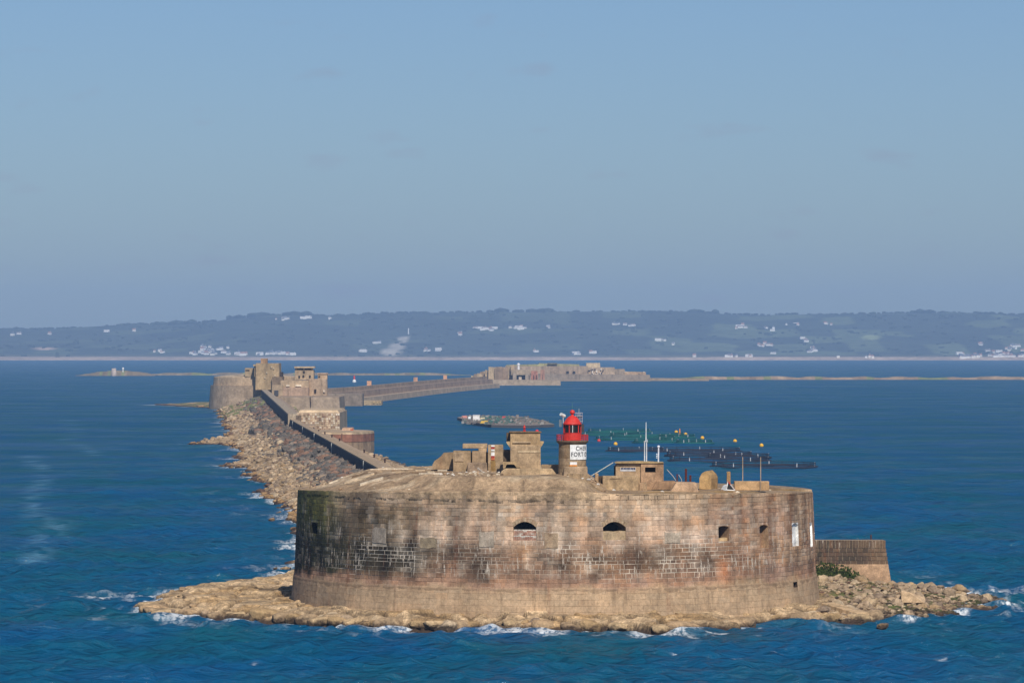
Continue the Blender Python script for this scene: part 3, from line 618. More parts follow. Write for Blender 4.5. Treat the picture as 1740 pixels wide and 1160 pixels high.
def wallcol(ph, z):
    ph = np.asarray(ph, float); z = np.asarray(z, float); px = px_of(ph); u = ph*28.3
    n = fbm(u/2.6, z/2.2, 4, 121); nb = fbm(u/7.0, z/4.0, 3, 123); st = fbm(u/0.8, z/7.0, 4, 125)
    zz = z+(n-0.5)*2.2*sstep(3.6, 4.6, z)+(n-.5)*.5
    c = np.stack([np.interp(zz, BANDS[:, 0], BANDS[:, i]) for i in (1, 2, 3)], -1)
    # right third is paler and drier at mid height
    k = (sstep(1180, 1330, px)*sstep(5.2, 6.4, z))[..., None]*0.8; c = c*(1-k)+np.array([166, 136, 108])*k
    # pinkish and ochre patches
    k = (sstep(0.55, 0.72, nb)*sstep(3.8, 4.6, z)*sstep(13, 11, z))[..., None]*0.55; c = c*(1-k)+np.array([176, 146, 128])*k
    k = (sstep(0.56, 0.7, fbm(u/2.2, z/1.5, 3, 127))*sstep(3.8, 4.6, z)*sstep(12.6, 11, z)*sstep(800, 950, px))[..., None]*0.55; c = c*(1-k)+np.array([164, 122, 88])*k
    # brown-black weathering running down on the left half
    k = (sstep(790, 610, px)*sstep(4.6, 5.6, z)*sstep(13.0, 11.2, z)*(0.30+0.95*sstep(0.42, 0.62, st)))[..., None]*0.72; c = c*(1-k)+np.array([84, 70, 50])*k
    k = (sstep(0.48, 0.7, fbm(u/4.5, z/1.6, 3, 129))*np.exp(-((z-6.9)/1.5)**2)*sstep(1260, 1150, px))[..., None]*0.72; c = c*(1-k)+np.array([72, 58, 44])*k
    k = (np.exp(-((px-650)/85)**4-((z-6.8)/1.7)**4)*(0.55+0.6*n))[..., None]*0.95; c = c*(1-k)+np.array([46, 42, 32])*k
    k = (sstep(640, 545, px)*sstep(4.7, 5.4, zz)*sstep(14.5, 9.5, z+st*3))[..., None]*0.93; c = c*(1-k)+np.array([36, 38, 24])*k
    k = (sstep(585, 535, px)*sstep(8.2, 11.0, z+st))[..., None]*0.8; c = c*(1-k)+np.array([82, 84, 36])*k
    k = (sstep(620, 560, px)*sstep(4.6, 3.4, z))[..., None]*0.3; c = c*(1-k)+np.array([128, 112, 94])*k
    # rust runs on the far right
    k = (sstep(1190, 1250, px)*sstep(0.54, 0.66, fbm(u/0.5, z/9.0, 3, 131))*sstep(6.0, 8.0, z))[..., None]*0.7; c = c*(1-k)+np.array([124, 82, 54])*k
    for a, b0, w_, h0, cc, am in [(576, 9.0, 11, .9, (44, 40, 30), .75), (1231, 5.6, 11, 1.6, (150, 92, 56), .7), (1262, 6.5, 8, 1.2, (140, 84, 50), .6), (890, 7.4, 12, 1.2, (168, 112, 66), .6), (1075, 7.0, 20, 1.0, (104, 72, 54), .5)]:
        k = np.exp(-((px-a)/w_)**2-((z-b0)/h0)**2)[..., None]*am; c = c*(1-k)+np.array(cc)*k
    k = sstep(.3, .7, fbm(u/0.55, z/5.0, 4, 133))[..., None]; amt = (sstep(4.0, 5.0, z)*(.6+.4*sstep(1000, 700, px)))[..., None]
    c = c*(1+amt*(k*.62-.36))
    k = (sstep(.56, .7, fbm(u/0.35, z/4.0, 4, 135))*sstep(940, 760, px)*sstep(13.2, 12.6, z)*sstep(7.5, 10.5, z))[..., None]*.5; c = c*(1-k)+np.array([78, 66, 46])*k
    k = (sstep(.60, .72, fbm(u/0.45, z/3.0, 4, 137))*sstep(4.6, 5.6, z)*sstep(12.8, 11.5, z))[..., None]*.6; c = c*(1-k)+np.array([206, 190, 170])*k
    c = np.clip(c, 8, 250)/255.0
    return np.where(c > 0.04045, ((c+0.055)/1.055)**2.4, c/12.92)

# openings in the wall: (px0, px1, py0, py1)
OPEN = {'arch_brick': (872, 911, 886, 918), 'arch_concrete': (1025, 1064, 886, 917), 'win_c': (1222, 1240, 893, 919), 'win_d': (1292, 1307, 891, 931),
        'win_e': (1347, 1358, 888, 928), 'win_f': (1377.5, 1381.5, 887, 928), 'niche_g': (527, 538, 887, 906), 'drain': (1344, 1351, 988, 997)}
OP = {k: (phi_of(a), phi_of(b), z_of((a+b)/2, d), z_of((a+b)/2, c)) for k, (a, b, c, d) in OPEN.items()}
# mortar core with the openings left out
phs = set(np.round(np.linspace(-math.pi, math.pi, 721), 5)); zs = set(np.round(np.arange(-0.6, 13.15, 0.3), 4))
for a, b, c, d in OP.values(): phs |= {round(a, 5), round(b, 5)}; zs |= {round(c, 4), round(d, 4)}
phs = np.array(sorted(phs)); zs = np.array(sorted(zs))
PH, ZZ = np.meshgrid(phs, zs); rad = fort_r(ZZ)-0.022
cmid = (PH[:-1, :-1]+PH[1:, 1:])/2; zmid = (ZZ[:-1, :-1]+ZZ[1:, 1:])/2; keep = np.ones(cmid.shape, bool)
for a, b, c, d in OP.values(): keep &= ~((cmid > a) & (cmid < b) & (zmid > c) & (zmid < d))
u = PH*28.3; base = wallcol(PH, ZZ)
white = np.array(lin(228, 214, 194)); mk = (np.exp(-((ZZ-6.8-1.2*(fbm(u/6.0, 0*ZZ, 2, 145)-.5))/2.4)**4)*(0.12+.88*sstep(0.40, 0.62, fbm(u/2.4, ZZ/1.1, 4, 141)))*(.35+.65*sstep(.3, .55, fbm(u/9.0, ZZ/3.0, 2, 147)))*sstep(1330, 1180, px_of(PH))*sstep(530, 600, px_of(PH)))[..., None]*0.9
mk = np.maximum(mk, 0.12*sstep(4.2, 5, ZZ)[..., None])
mort = base*(1-mk)*1.02+white*mk
lowj = sstep(4.1, 3.8, ZZ)[..., None]; mort = mort*(1-lowj)+base*0.72*lowj
core = grid_obj('mortar_core', FCX+rad*np.sin(PH), FCY-rad*np.cos(PH), ZZ, M_WALL, cols=mort, mask=keep, parent=fort)
# block courses
PATCH = [(632, 655, 896, 922), (714, 741, 913, 931), (814, 839, 902, 929), (925, 948, 905, 931), (1130, 1156, 904, 922)]
PT = [(phi_of(a), phi_of(b), z_of((a+b)/2, d), z_of((a+b)/2, c)) for a, b, c, d in PATCH]
blocks = []
z = -0.3
while z < 13.5:
    low = z < 4.0
    h = 0.62 if low else random.choice([0.36, 0.42, 0.46, 0.48, .54])
    if not low and z+h > 13.66: h = 13.66-z
    u0 = -100*math.pi/180*28.3+random.uniform(0, 0.6); uend = 100*math.pi/180*28.3
    while u0 < uend:
        L_ = random.uniform(1.2, 2.0) if low else random.choice([0.42, 0.6, 0.75, 0.9, 1.1, 1.35])*random.uniform(.85, 1.15)
        a, b = u0/28.3, (u0+L_)/28.3; u0 += L_
        zr_ = float(rim_z((a+b)/2))-.06
        if z+.12 < zr_: blocks.append((a, b, z, min(z+h, zr_), low))
    z += h
def block_parts(a, b, z0, z1, low):
    """cut a block back where an opening or patch takes its place"""
    segs = [(a, b)]
    for (p, q, r, s_) in list(OP.values())+PT:
        if z1 <= r+0.08 or z0 >= s_-0.08: continue
        out = []
        for s0, s1 in segs:
            if q <= s0 or p >= s1: out.append((s0, s1)); continue
            if s0 < p: out.append((s0, p))
            if q < s1: out.append((q, s1))
        segs = out
    return [(s0, s1, z0, z1, low) for s0, s1 in segs if (s1-s0)*28.3 > 0.18]
pieces = [q for bl in blocks for q in block_parts(*bl)]
mids = np.array([((a+b)/2, (z0+z1)/2) for a, b, z0, z1, l in pieces])
cols = wallcol(mids[:, 0], mids[:, 1])
score = np.array([(b-a)*math.cos((a+b)/2)*28.3 if (not l and 4.4 < z0 < 9.6) else -1 for a, b, z0, z1, l in pieces])
single = set(np.argsort(-score)[:295].tolist())
def block_geo(mb, a, b, z0, z1, low, col):
    zm = (z0+z1)/2; g = (0.002 if px_of((a+b)/2) < 770 else .007) if low else (random.uniform(0.022, 0.042) if 4.9 < zm < 9.2 else random.uniform(.012, .022))
    ga = g/28.3; dr = random.uniform(0.0, 0.01) if low else random.uniform(0.0, 0.03); c = 0.02
    b4 = [wp(a+ga, z0+g, -0.25), wp(b-ga, z0+g, -0.25), wp(b-ga, z1-g, -0.25), wp(a+ga, z1-g, -0.25)]
    m4 = [wp(a+ga, z0+g, dr-c), wp(b-ga, z0+g, dr-c), wp(b-ga, z1-g, dr-c), wp(a+ga, z1-g, dr-c)]
    e = c*0.8; ea = e/28.3
    j = lambda: random.uniform(-.012, .012)
    t4 = [wp(a+ga+ea, z0+g+e, dr+j()), wp(b-ga-ea, z0+g+e, dr+j()), wp(b-ga-ea, z1-g-e, dr+j()), wp(a+ga+ea, z1-g-e, dr+j())]
    V = b4+m4+t4; F = [(8, 9, 10, 11)]+[(i, (i+1) % 4, 4+(i+1) % 4, 4+i) for i in range(4)]+[(4+i, 4+(i+1) % 4, 8+(i+1) % 4, 8+i) for i in range(4)]
    base_i = len(mb.v); mb.add(V, F, (.5, .5, .5)); mb.pc = getattr(mb, 'pc', [])
    mb.pc += [col[i % 4] for i in range(12)]
def build_blocks(mb, name):
    o = mb.build(name, M_WALL, fort); me = o.data
    me.color_attributes.remove(me.color_attributes['Col']); set_col(me, mb.pc)
    return o
PA = np.array([(a, b, z0, z1) for a, b, z0, z1, l in pieces])
CC = np.stack([wallcol(PA[:, 0], PA[:, 2]), wallcol(PA[:, 1], PA[:, 2]), wallcol(PA[:, 1], PA[:, 3]), wallcol(PA[:, 0], PA[:, 3])], 1)
rest = MB()
for i, (a, b, z0, z1, low) in enumerate(pieces):
    hi_ = z0 > 9.0; k = random.gauss(1.0, 0.025 if low else (.05 if hi_ else 0.10)); w_ = random.gauss(0, 0.015 if low else 0.03)
    c = np.maximum(.008, (CC[i]*.7+cols[i]*.3)*k*np.array([1+w_, 1, 1-w_]))
    if i in single:
        mb = MB(); block_geo(mb, a, b, z0, z1, low, c); build_blocks(mb, 'stone_block')
    else: block_geo(rest, a, b, z0, z1, low, c)
tag(build_blocks(rest, 'masonry'), kind='stuff')
# concrete panels over blocked windows
for i, (a, b, z0, z1) in enumerate(PT):
    c = [lin(150, 138, 124), lin(146, 130, 106), lin(166, 152, 134), lin(160, 138, 112), lin(176, 160, 140)][i]
    mb = MB(c); dr = 0.05
    zb = [z0+random.uniform(-.05, .1) for _ in range(5)]; zt = [z1+random.uniform(-.1, .06)-(0.12 if k in (0, 4) and i == 0 else 0) for k in range(5)]
    ps = [a+(b-a)*k/4 for k in range(5)]
    f = [wp(p, q, dr) for p, q in zip(ps, zb)]+[wp(p, q, dr) for p, q in zip(ps[::-1], zt[::-1])]
    bk = [wp(p, q, -.3) for p, q in zip(ps, zb)]+[wp(p, q, -.3) for p, q in zip(ps[::-1], zt[::-1])]
    mb.hexa(f, bk); mb.build('blocking_panel', M_CONC, fort)
# openings: reveals, infill, arches
def opening(key, depth, revcol, arch=0.0, infill=None, infill_col=None, infill_d=0.35, back=None):
    a, b, z0, z1 = OP[key]; n = 8
    root = MB(revcol)
    ps = [a+(b-a)*k/n for k in range(n+1)]
    top = [z1-arch*((2*k/n-1)**2) for k in range(n+1)]
    fr = lambda p, q, d: wp(p, q, d)
    d0 = -0.02
    for k in range(n):                                       # arch soffit, spandrel and sill
        root.quad([fr(ps[k], top[k], d0), fr(ps[k+1], top[k+1], d0), fr(ps[k+1], top[k+1], -depth), fr(ps[k], top[k], -depth)])
        root.quad([fr(ps[k], z0, d0), fr(ps[k], z0, -depth), fr(ps[k+1], z0, -depth), fr(ps[k+1], z0, d0)])
        if arch > 0: root.quad([fr(ps[k], top[k], d0), fr(ps[k], z1+.01, d0), fr(ps[k+1], z1+.01, d0), fr(ps[k+1], top[k+1], d0)])
        root.quad([fr(ps[k], z0, -depth), fr(ps[k], top[k], -depth), fr(ps[k+1], top[k+1], -depth), fr(ps[k+1], z0, -depth)], back or revcol)
    for p in (a, b): root.quad([fr(p, z0, d0), fr(p, z1, d0), fr(p, z1, -depth), fr(p, z0, -depth)])
    o = root.build('embrasure' if arch > .3 else 'window_opening', M_CONC, fort)
    if infill is not None:
        zt = z0+infill*(z1-z0)
        if infill_col == 'brick':
            nb = 9; hh = (zt-z0)/nb
            for r in range(nb):
                m = 6; sh = 0.5*(r % 2)
                for q in range(m+1):
                    s0 = max(0, (q-sh)/m); s1 = min(1, (q+1-sh)/m)
                    if s1-s0 < 0.02: continue
                    mb = MB(lin(*random.choice([(178, 136, 116), (168, 124, 104), (186, 150, 130), (200, 186, 170)])) if r not in (3, 8) else lin(205, 194, 180))
                    pa, pb = a+(b-a)*s0+.0004, a+(b-a)*s1-.0004
                    za, zb2 = z0+r*hh+.008, z0+(r+1)*hh-.008
                    mb.hexa([wp(pa, za, -infill_d), wp(pb, za, -infill_d), wp(pb, zb2, -infill_d), wp(pa, zb2, -infill_d)],
                            [wp(pa, za, -infill_d-.25), wp(pb, za, -infill_d-.25), wp(pb, zb2, -infill_d-.25), wp(pa, zb2, -infill_d-.25)])
                    mb.build('brick', M_CONC, o)
        else:
            mb = MB(infill_col)
            ft = [z for z in (zt, zt+.05, zt-.04, zt+.02, zt)]; q5 = [a+(b-a)*k/4 for k in range(5)]
            mb.hexa([wp(p, z0, -infill_d) for p in q5]+[wp(p, t, -infill_d) for p, t in zip(q5[::-1], ft)],
                    [wp(p, z0, -infill_d-.4) for p in q5]+[wp(p, t, -infill_d-.4) for p, t in zip(q5[::-1], ft)])
            mb.build('infill', M_CONC, o)
    return o
opening('arch_brick', 3.0, TAN2, arch=0.55, infill=0.58, infill_col='brick', infill_d=0.22, back=BLACK)
opening('arch_concrete', 3.0, TAN2, arch=0.6, infill=0.48, infill_col=lin(176, 152, 120), infill_d=0.12, back=BLACK)
o = opening('win_c', 1.6, lin(150, 122, 96), arch=0.15, infill=0.2, infill_col=lin(196, 166, 124), infill_d=0.3, back=lin(92, 66, 48))
opening('win_d', 0.9, lin(168, 138, 108), arch=0.2, back=lin(150, 120, 96))
opening('win_e', 0.30, WHITE, arch=0.3, back=WHITE)
opening('win_f', 0.22, WHITE, arch=0.3, back=WHITE)
opening('niche_g', 1.2, lin(40, 40, 26), arch=0.35, back=BLACK)
opening('drain', 0.8, lin(70, 56, 44), back=BLACK)
# arch ring of voussoirs over the two gun embrasures
for key in ('arch_brick', 'arch_concrete'):
    a, b, z0, z1 = OP[key]
    for k in range(9):
        t0, t1 = -1+2*k/9, -1+2*(k+1)/9; ar = 0.58
        f0 = lambda t, e: wp((a+b)/2+(b-a)/2*t*(1+e*.16), z1-ar*t*t+e*0.42, .035)
        f1 = lambda t, e: wp((a+b)/2+(b-a)/2*t*(1+e*.16), z1-ar*t*t+e*0.42, -.2)
        g = .02
        mb = MB(lin(*random.choice([(164, 140, 112), (156, 130, 104), (172, 150, 122)])))
        mb.hexa([f0(t0+g, 0), f0(t1-g, 0), f0(t1-g, 1), f0(t0+g, 1)], [f1(t0+g, 0), f1(t1-g, 0), f1(t1-g, 1), f1(t0+g, 1)])
        mb.build('voussoir', M_CONC, fort)

# parapet band and roof
def roof_z(x, y):
    x = np.asarray(x, float); y = np.asarray(y, float); r = np.hypot(x-FCX, y-FCY); ph = np.arctan2(x-FCX, FCY-y)
    A = np.interp(x, [0, 5, 8.0, 10.0, 22, 30], [1.0, 1.0, .75, .10, .12, 0.05]); zr = rim_z(ph)
    w = np.interp(x, [-12, -7.5, 7.5, 9], [8.5, 2.6, 2.6, 6.0]); w = np.where(y > FCY, 8.5, w)
    return zr+(15.3-zr)*A*sstep(0, w, FR-0.1-r)
th = np.linspace(-math.pi, math.pi, 901); rads = np.array([0.001, 3, 6, 9]+list(np.arange(10.5, 27.6, .42))+[27.7, 27.95, 28.09, 28.10, 28.115, 28.14, 28.0])
TH, RA = np.meshgrid(th, rads)
rx, ry = FCX+RA*np.sin(TH), FCY-RA*np.cos(TH)
rz = roof_z(rx, ry)+(fbm(rx/2.5, ry/2.5, 4, 151)-0.5)*0.30*sstep(28.1, 26.5, RA)
sv = 3.2*fbm(rx/3.2+.4*ry/3.2, ry/1.5, 3, 155); rz = rz+(.12*(np.floor(sv)+sstep(.82, 1, sv-np.floor(sv)))-.18)*sstep(28.0, 26.8, RA)*np.interp(rx, [-5, 6, 12], [1, .55, .25])
ucirc = TH*28.1; lowedge = 12.75+0.20*(np.round(7*fbm(np.floor(ucirc/.8)*.8/1.1, 0*TH, 3, 153))/7-.5)*2+0.75*sstep(985, 1060, px_of(TH))
chip = -0.14*sstep(0.6, 0.75, fbm(ucirc/1.2, 0*TH+2, 3, 157))
for i, f in ((-5, None), (-4, 0.15), (-3, 0.5), (-2, 0.97), (-1, 1.0)):
    top_ = rim_z(TH[i])-.02+chip[i]
    rz[i] = top_ if f is None else (top_-.03)*(1-f)+np.minimum(lowedge[i], top_-.08)*f
for i in (-5, -4, -3, -2, -1):
    rn = fort_r(rz[i])+(.014 if i != -1 else -.05)+.02*(fbm(ucirc[i]/.7, 0*ucirc[i], 3, 158)-.5)
    rx[i] = FCX+rn*np.sin(TH[i]); ry[i] = FCY-rn*np.cos(TH[i])
tn = fbm(rx/1.6, ry/3.5, 4, 159); tb = fbm(rx/6.0, ry/6.0, 3, 161)
rc = np.array(lin(166, 140, 110))*(0.62+0.75*tn[..., None])
cr = np.abs(fbm(rx/5.0, ry/9.0, 3, 167)-.5); k = np.exp(-(cr/.012)**2)[..., None]*.6; rc = rc*(1-k)+np.array(lin(84, 70, 54))*k
k = (sstep(.56, .66, fbm(rx/4.0, ry/1.2, 4, 169))*sstep(12, 0, rx))[..., None]*.55; rc = rc*(1-k)+np.array(lin(196, 176, 146))*k
k = sstep(0.5, 0.68, tb)[..., None]*0.5; rc = rc*(1-k)+np.array(lin(134, 112, 88))*k
k = (sstep(12, 26, rx)*sstep(0.4, 0.6, tn))[..., None]*0.6; rc = rc*(1-k)+np.array(lin(128, 120, 106))*k
k = (np.exp(-((RA-25.5)/1.6)**2)*sstep(0.45, 0.62, fbm(rx/3, ry/3, 3, 163))*sstep(4, 12, rx))[..., None]*0.55; rc = rc*(1-k)+np.array(lin(166, 128, 62))*k
edge = RA > 28.0
rc = np.where(edge[..., None], (np.array(lin(172, 146, 114))*.6+wallcol(TH, rz)*.4)*(0.72+0.5*fbm(ucirc/1.5, rz/1.0, 4, 165))[..., None], rc)
rc[-2:] = wallcol(TH[-2:], rz[-2:])
k = (edge*sstep(600, 530, px_of(TH)))[..., None]*0.75; rc = rc*(1-k)+np.array(lin(84, 82, 44))*k
grid_obj('concrete_roof', rx, ry, rz, M_ROOF, cols=rc, parent=fort, smooth=True)
def RZ(x, y): return float(roof_z(x, y))

# slabs, kerbs and scraps lying on the roof: part of the fort's surface
for px, py, w_, d_, h_, a, c in [(600, 812, 5.0, .5, .14, 8, lin(186, 164, 134)), (650, 806, 6.0, .45, .12, 4, lin(182, 160, 132)), (660, 818, 4.5, .5, .14, 10, lin(176, 156, 128)), (600, 822, 3.2, .4, .10, 6, lin(190, 170, 140)),
                                 (700, 802, 3.5, .5, .12, 2, lin(170, 148, 120)), (740, 825, 2.2, .5, .15, 30, lin(196, 178, 150)), (702, 834, 4.2, .4, .14, -8, lin(192, 176, 150)), (853, 815, 1.5, .35, .12, 0, lin(206, 194, 176)),
                                 (680, 808, 3.0, 1.2, .12, 5, lin(150, 128, 102)), (560, 823, 2.4, .6, .12, 14, lin(178, 156, 126)), (1140, 838, 1.8, .3, .12, 0, lin(206, 190, 158)), (1260, 837, 5.0, .35, .14, 6, lin(196, 184, 164)), (1010, 806, 1.5, .8, .3, 0, TAN), (1020, 826, 1.0, .6, .3, 20, TAN2)]+[(random.uniform(545, 770), random.uniform(801, 836), random.uniform(.8, 3.8), random.uniform(.2, .7), random.uniform(.05, .16), random.uniform(-6, 14), lin(*random.choice([(192, 170, 140), (178, 154, 124), (140, 118, 94), (120, 100, 78), (204, 188, 164)]))) for _ in range(70)]+[(random.uniform(780, 1000), random.uniform(812, 832), random.uniform(.5, 2.0), random.uniform(.2, .5), random.uniform(.05, .14), random.uniform(-10, 10), lin(*random.choice([(196, 178, 150), (150, 126, 100), (130, 108, 84)]))) for _ in range(14)]:
    zz = 14.6
    for _ in range(6): q = S(px, py, zz); zz = RZ(q.x, q.y)
    if math.hypot(q.x-FCX, q.y-FCY) > 25.5-w_/2: continue
    mb = MB(c); ca, sa = math.cos(R_(a)), math.sin(R_(a)); cs = [(-w_/2, -d_/2), (w_/2, -d_/2*1.3), (w_/2*.94, d_/2), (-w_/2*.97, d_/2)]
    P2 = [(q.x+u_*ca-v_*sa, q.y+u_*sa+v_*ca) for u_, v_ in cs]
    mb.hexa([(x, y, RZ(x, y)-.15) for x, y in P2], [(x, y, RZ(x, y)+h_) for x, y in P2]); mb.build('roof_slab', M_CONC, fort, bevel=.02)
rub = MB()
tvs, tfs = ico(1, 9, 0.5); tvs = np.array(tvs)
for k in range(420):
    if k < 150: px, py = random.gauss(800, 30), random.gauss(803, 4)
    elif k < 230: px, py = random.gauss(1010, 22), random.gauss(822, 6)
    elif k < 300: px, py = random.gauss(1130, 40), random.gauss(826, 4)
    else: px, py = random.uniform(530, 1370), random.uniform(806, 838)
    zz = 14.4
    for _ in range(5): q = S(px, py, zz); zz = RZ(q.x, q.y)
    if math.hypot(q.x-FCX, q.y-FCY) > 27.6: continue
    s_ = random.uniform(0.05, 0.2); V = tvs*np.array([s_*random.uniform(1, 2), s_, s_*.7])+np.array([q.x, q.y, zz+s_*.2])
    rub.add(V.tolist(), tfs, lin(*random.choice([(196, 180, 156), (168, 140, 110), (140, 118, 94), (212, 204, 192)])))
tag(rub.build('roof_rubble', M_CONC, fort), kind='stuff')

# ------------------------------------------------------------------ ruined concrete gun house on the left of the roof
YB = 440.0
def X4(px, Y=YB): return Xat(px, Y)
def Z4(py, Y=YB): return Zat(py, Y)
ruin = empty('ruined_gun_house', (X4(800), YB, 15.0), 'broken concrete gun house with dark slits on the left of the roof', 'ruin')
def wallbox(px0, px1, py0, py1, Y0, dep, col, name, par, mat=None, bevel=.04, taper=0):
    mb = MB(col); mb.box(X4(px0, Y0), X4(px1, Y0), Y0, Y0+dep, Z4(py1, Y0), Z4(py0, Y0), taper=taper); return mb.build(name, mat or M_CONC, par, bevel=bevel)
mb = MB(TAN2)
mb.front([(X4(733), Z4(800)), (X4(771), Z4(800)), (X4(771), Z4(771)), (X4(752), Z4(772)), (X4(748), Z4(777)), (X4(742), Z4(782)), (X4(736), Z4(786)), (X4(733), Z4(792))], 446, 449)
mb.build('stepped_wall', M_CONC, ruin)
wallbox(770, 800, 766, 808, 442, 3, lin(160, 136, 106), 'front_wall', ruin)
wallbox(772, 788, 769, 784, 441.9, .2, lin(166, 142, 114), 'panel', ruin)
wallbox(802, 826, 766, 808, 442.1, 3, lin(158, 134, 106), 'front_wall', ruin)
wallbox(786, 828, 754, 761.5, 442.4, 3.2, lin(164, 140, 110), 'roof_beam', ruin)
wallbox(813, 827, 761.5, 768, 442.3, 3.0, lin(160, 136, 106), 'pier', ruin)
wallbox(774, 852, 768, 806, 445.3, .4, lin(110, 92, 72), 'back_wall', ruin)
wallbox(829, 855, 756, 806, 441.2, 3.6, lin(166, 142, 112), 'side_block', ruin)
wallbox(834, 842, 782, 806, 441.15, .2, lin(158, 126, 78), 'rusty_panel', ruin)
wallbox(793, 829, 786, 810, 440.2, 1.6, lin(150, 128, 106), 'broken_footing', ruin, taper=.12)
wallbox(793, 838, 803, 812, 438.2, 1.2, lin(170, 146, 112), 'step', ruin)
mb = MB(lin(172, 160, 146)); mb.tube(W(812, 795, 439.4), W(829, 810, 438.6), .13, 6); mb.build('fallen_beam', M_CONC, ruin)
mk = empty('daymark', (X4(837.5), 441.0, Z4(781, 441)), 'red and white painted marker board on the ruined gun house', 'marker')
for k, (py0, py1, cc) in enumerate([(756, 758.6, 'w'), (758.6, 763, 'r'), (763, 766, 'w'), (766, 768, 'c'), (768, 772, 'w'), (772, 774, 'w'), (774, 778, 'r'), (778, 781, 'o')]):
    if cc == 'c': continue
    c = {'w': WHITE, 'r': lin(176, 44, 36), 'o': lin(200, 106, 62)}[cc]
    mb = MB(c)
    if cc == 'r':
        for s_ in (-1, 1): mb.front([(X4(837.5, 441.1)+s_*.02, Z4(py1, 441.1)), (X4(837.5+s_*2.7, 441.1), Z4(py1-1, 441.1)), (X4(837.5+s_*2.7, 441.1), Z4(py0, 441.1)), (X4(837.5, 441.1)+s_*.02, Z4(py0+1, 441.1))][::s_], 441.08, 441.2)
    else: mb.box(X4(834.6, 441), X4(840.4, 441), 441.1, 441.2, Z4(py1, 441), Z4(py0, 441))
    mb.build('painted_board', M_PAINT, mk)

# ------------------------------------------------------------------ tall concrete observation post
YP = 434.0
post = empty('observation_post', (X4(890, YP), YP, 15.1), 'tall square concrete observation post with a red lamp on its flat roof', 'bunker')
wallbox(867, 918, 735, 758, YP, 3.0, lin(170, 143, 108), 'upper_room', post)
wallbox(865, 920, 733, 735.4, YP-.15, 3.3, lin(120, 98, 74), 'roof_slab', post)
mb = MB(lin(168, 144, 114)); mb.front([(X4(867, YP), Z4(806, YP)), (X4(919, YP), Z4(806, YP)), (X4(918.5, YP), Z4(756, YP)), (X4(867, YP), Z4(756, YP))], YP-.18, YP+3.2); mb.build('tower_wall', M_CONC, post, bevel=.04)
for a, b in ((860.5, 868.5), (917, 924)):
    s0 = b if a < 890 else a; s1 = a if a < 890 else b
    mb = MB(lin(172, 146, 108)); pr = [(X4(s0, YP), Z4(763, YP)), (X4(s0, YP), Z4(749.5, YP)), (X4(s1, YP), Z4(750, YP)), (X4(s1, YP), Z4(752, YP))]
    mb.front(pr if a < 890 else pr[::-1], YP+.1, YP+2.4); mb.build('corbel', M_CONC, post)
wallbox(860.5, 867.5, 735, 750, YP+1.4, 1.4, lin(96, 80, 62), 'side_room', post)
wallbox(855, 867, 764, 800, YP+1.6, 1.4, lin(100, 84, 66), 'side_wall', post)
mb = MB(lin(170, 144, 108))
mb.front([(X4(855, YP), Z4(784, YP)), (X4(876, YP), Z4(784, YP)), (X4(884, YP), Z4(794, YP)), (X4(878, YP), Z4(794.2, YP)), (X4(873.5, YP), Z4(788.2, YP)), (X4(861, YP), Z4(788.2, YP)), (X4(858.5, YP), Z4(794.2, YP)), (X4(855, YP), Z4(795, YP))][::-1], YP-.9, YP-.2)
mb.build('embrasure_hood', M_CONC, post)
wallbox(858, 880, 788, 796, YP-.35, .2, lin(44, 48, 36), 'embrasure_shutter', post)
mb = MB(lin(172, 148, 116))
mb.front([(X4(846, YP), Z4(812, YP)), (X4(946, YP), Z4(812, YP)), (X4(944, YP), Z4(803, YP)), (X4(938, YP), Z4(795.5, YP)), (X4(880, YP), Z4(795, YP)), (X4(858, YP), Z4(795, YP)), (X4(852, YP), Z4(800, YP))], YP-1.3, YP+1); mb.build('sloped_base', M_CONC, post, bevel=.05)
wallbox(871, 902, 750.5, 751.5, YP-.22, .1, lin(186, 166, 138), 'ledge_line', post, bevel=0)
wallbox(880, 917, 765.5, 768.5, YP-.24, .1, lin(190, 168, 136), 'ledge_line', post, bevel=.01)
lp = empty('signal_lamp', (X4(891, YP+1), YP+1, Z4(733, YP)), 'small red lantern on the roof of the observation post', 'lamp')
c = (X4(891, YP+1), YP+1, Z4(733, YP)); k = .062
mb = MB(RED); mb.lathe(c, [(2.7*k, 0), (2.7*k, 1.2*k), (2.0*k, 1.5*k)], 12); mb.build('lamp_base', M_PAINT, lp)
mb = MB((0.35, .02, .02)); mb.lathe(c, [(1.9*k, 1.5*k), (1.9*k, 6.5*k)], 12); mb.build('lens', M_PAINT, lp)
mb = MB(RED); mb.lathe(c, [(2.5*k, 6.5*k), (2.2*k, 7.5*k), (1.0*k, 9*k), (.7*k, 10*k), (.9*k, 10.6*k), (.2*k, 11.4*k)], 12); mb.build('cap', M_PAINT, lp)
mb = MB((.6, .05, .06)); c2 = (X4(912.5, YP+1.5), YP+1.5, Z4(733.2, YP)); mb.lathe(c2, [(3*k, 0), (3*k, 1.0*k), (2.2*k, 2.2*k), (.6*k, 3.2*k)], 12); tag(mb.build('red_beacon', M_PAINT), 'low red dome beacon at the right corner of the observation post roof', 'beacon')
wallbox(920, 952, 789, 806, 437, 1.0, lin(158, 134, 106), 'low_wall', post)

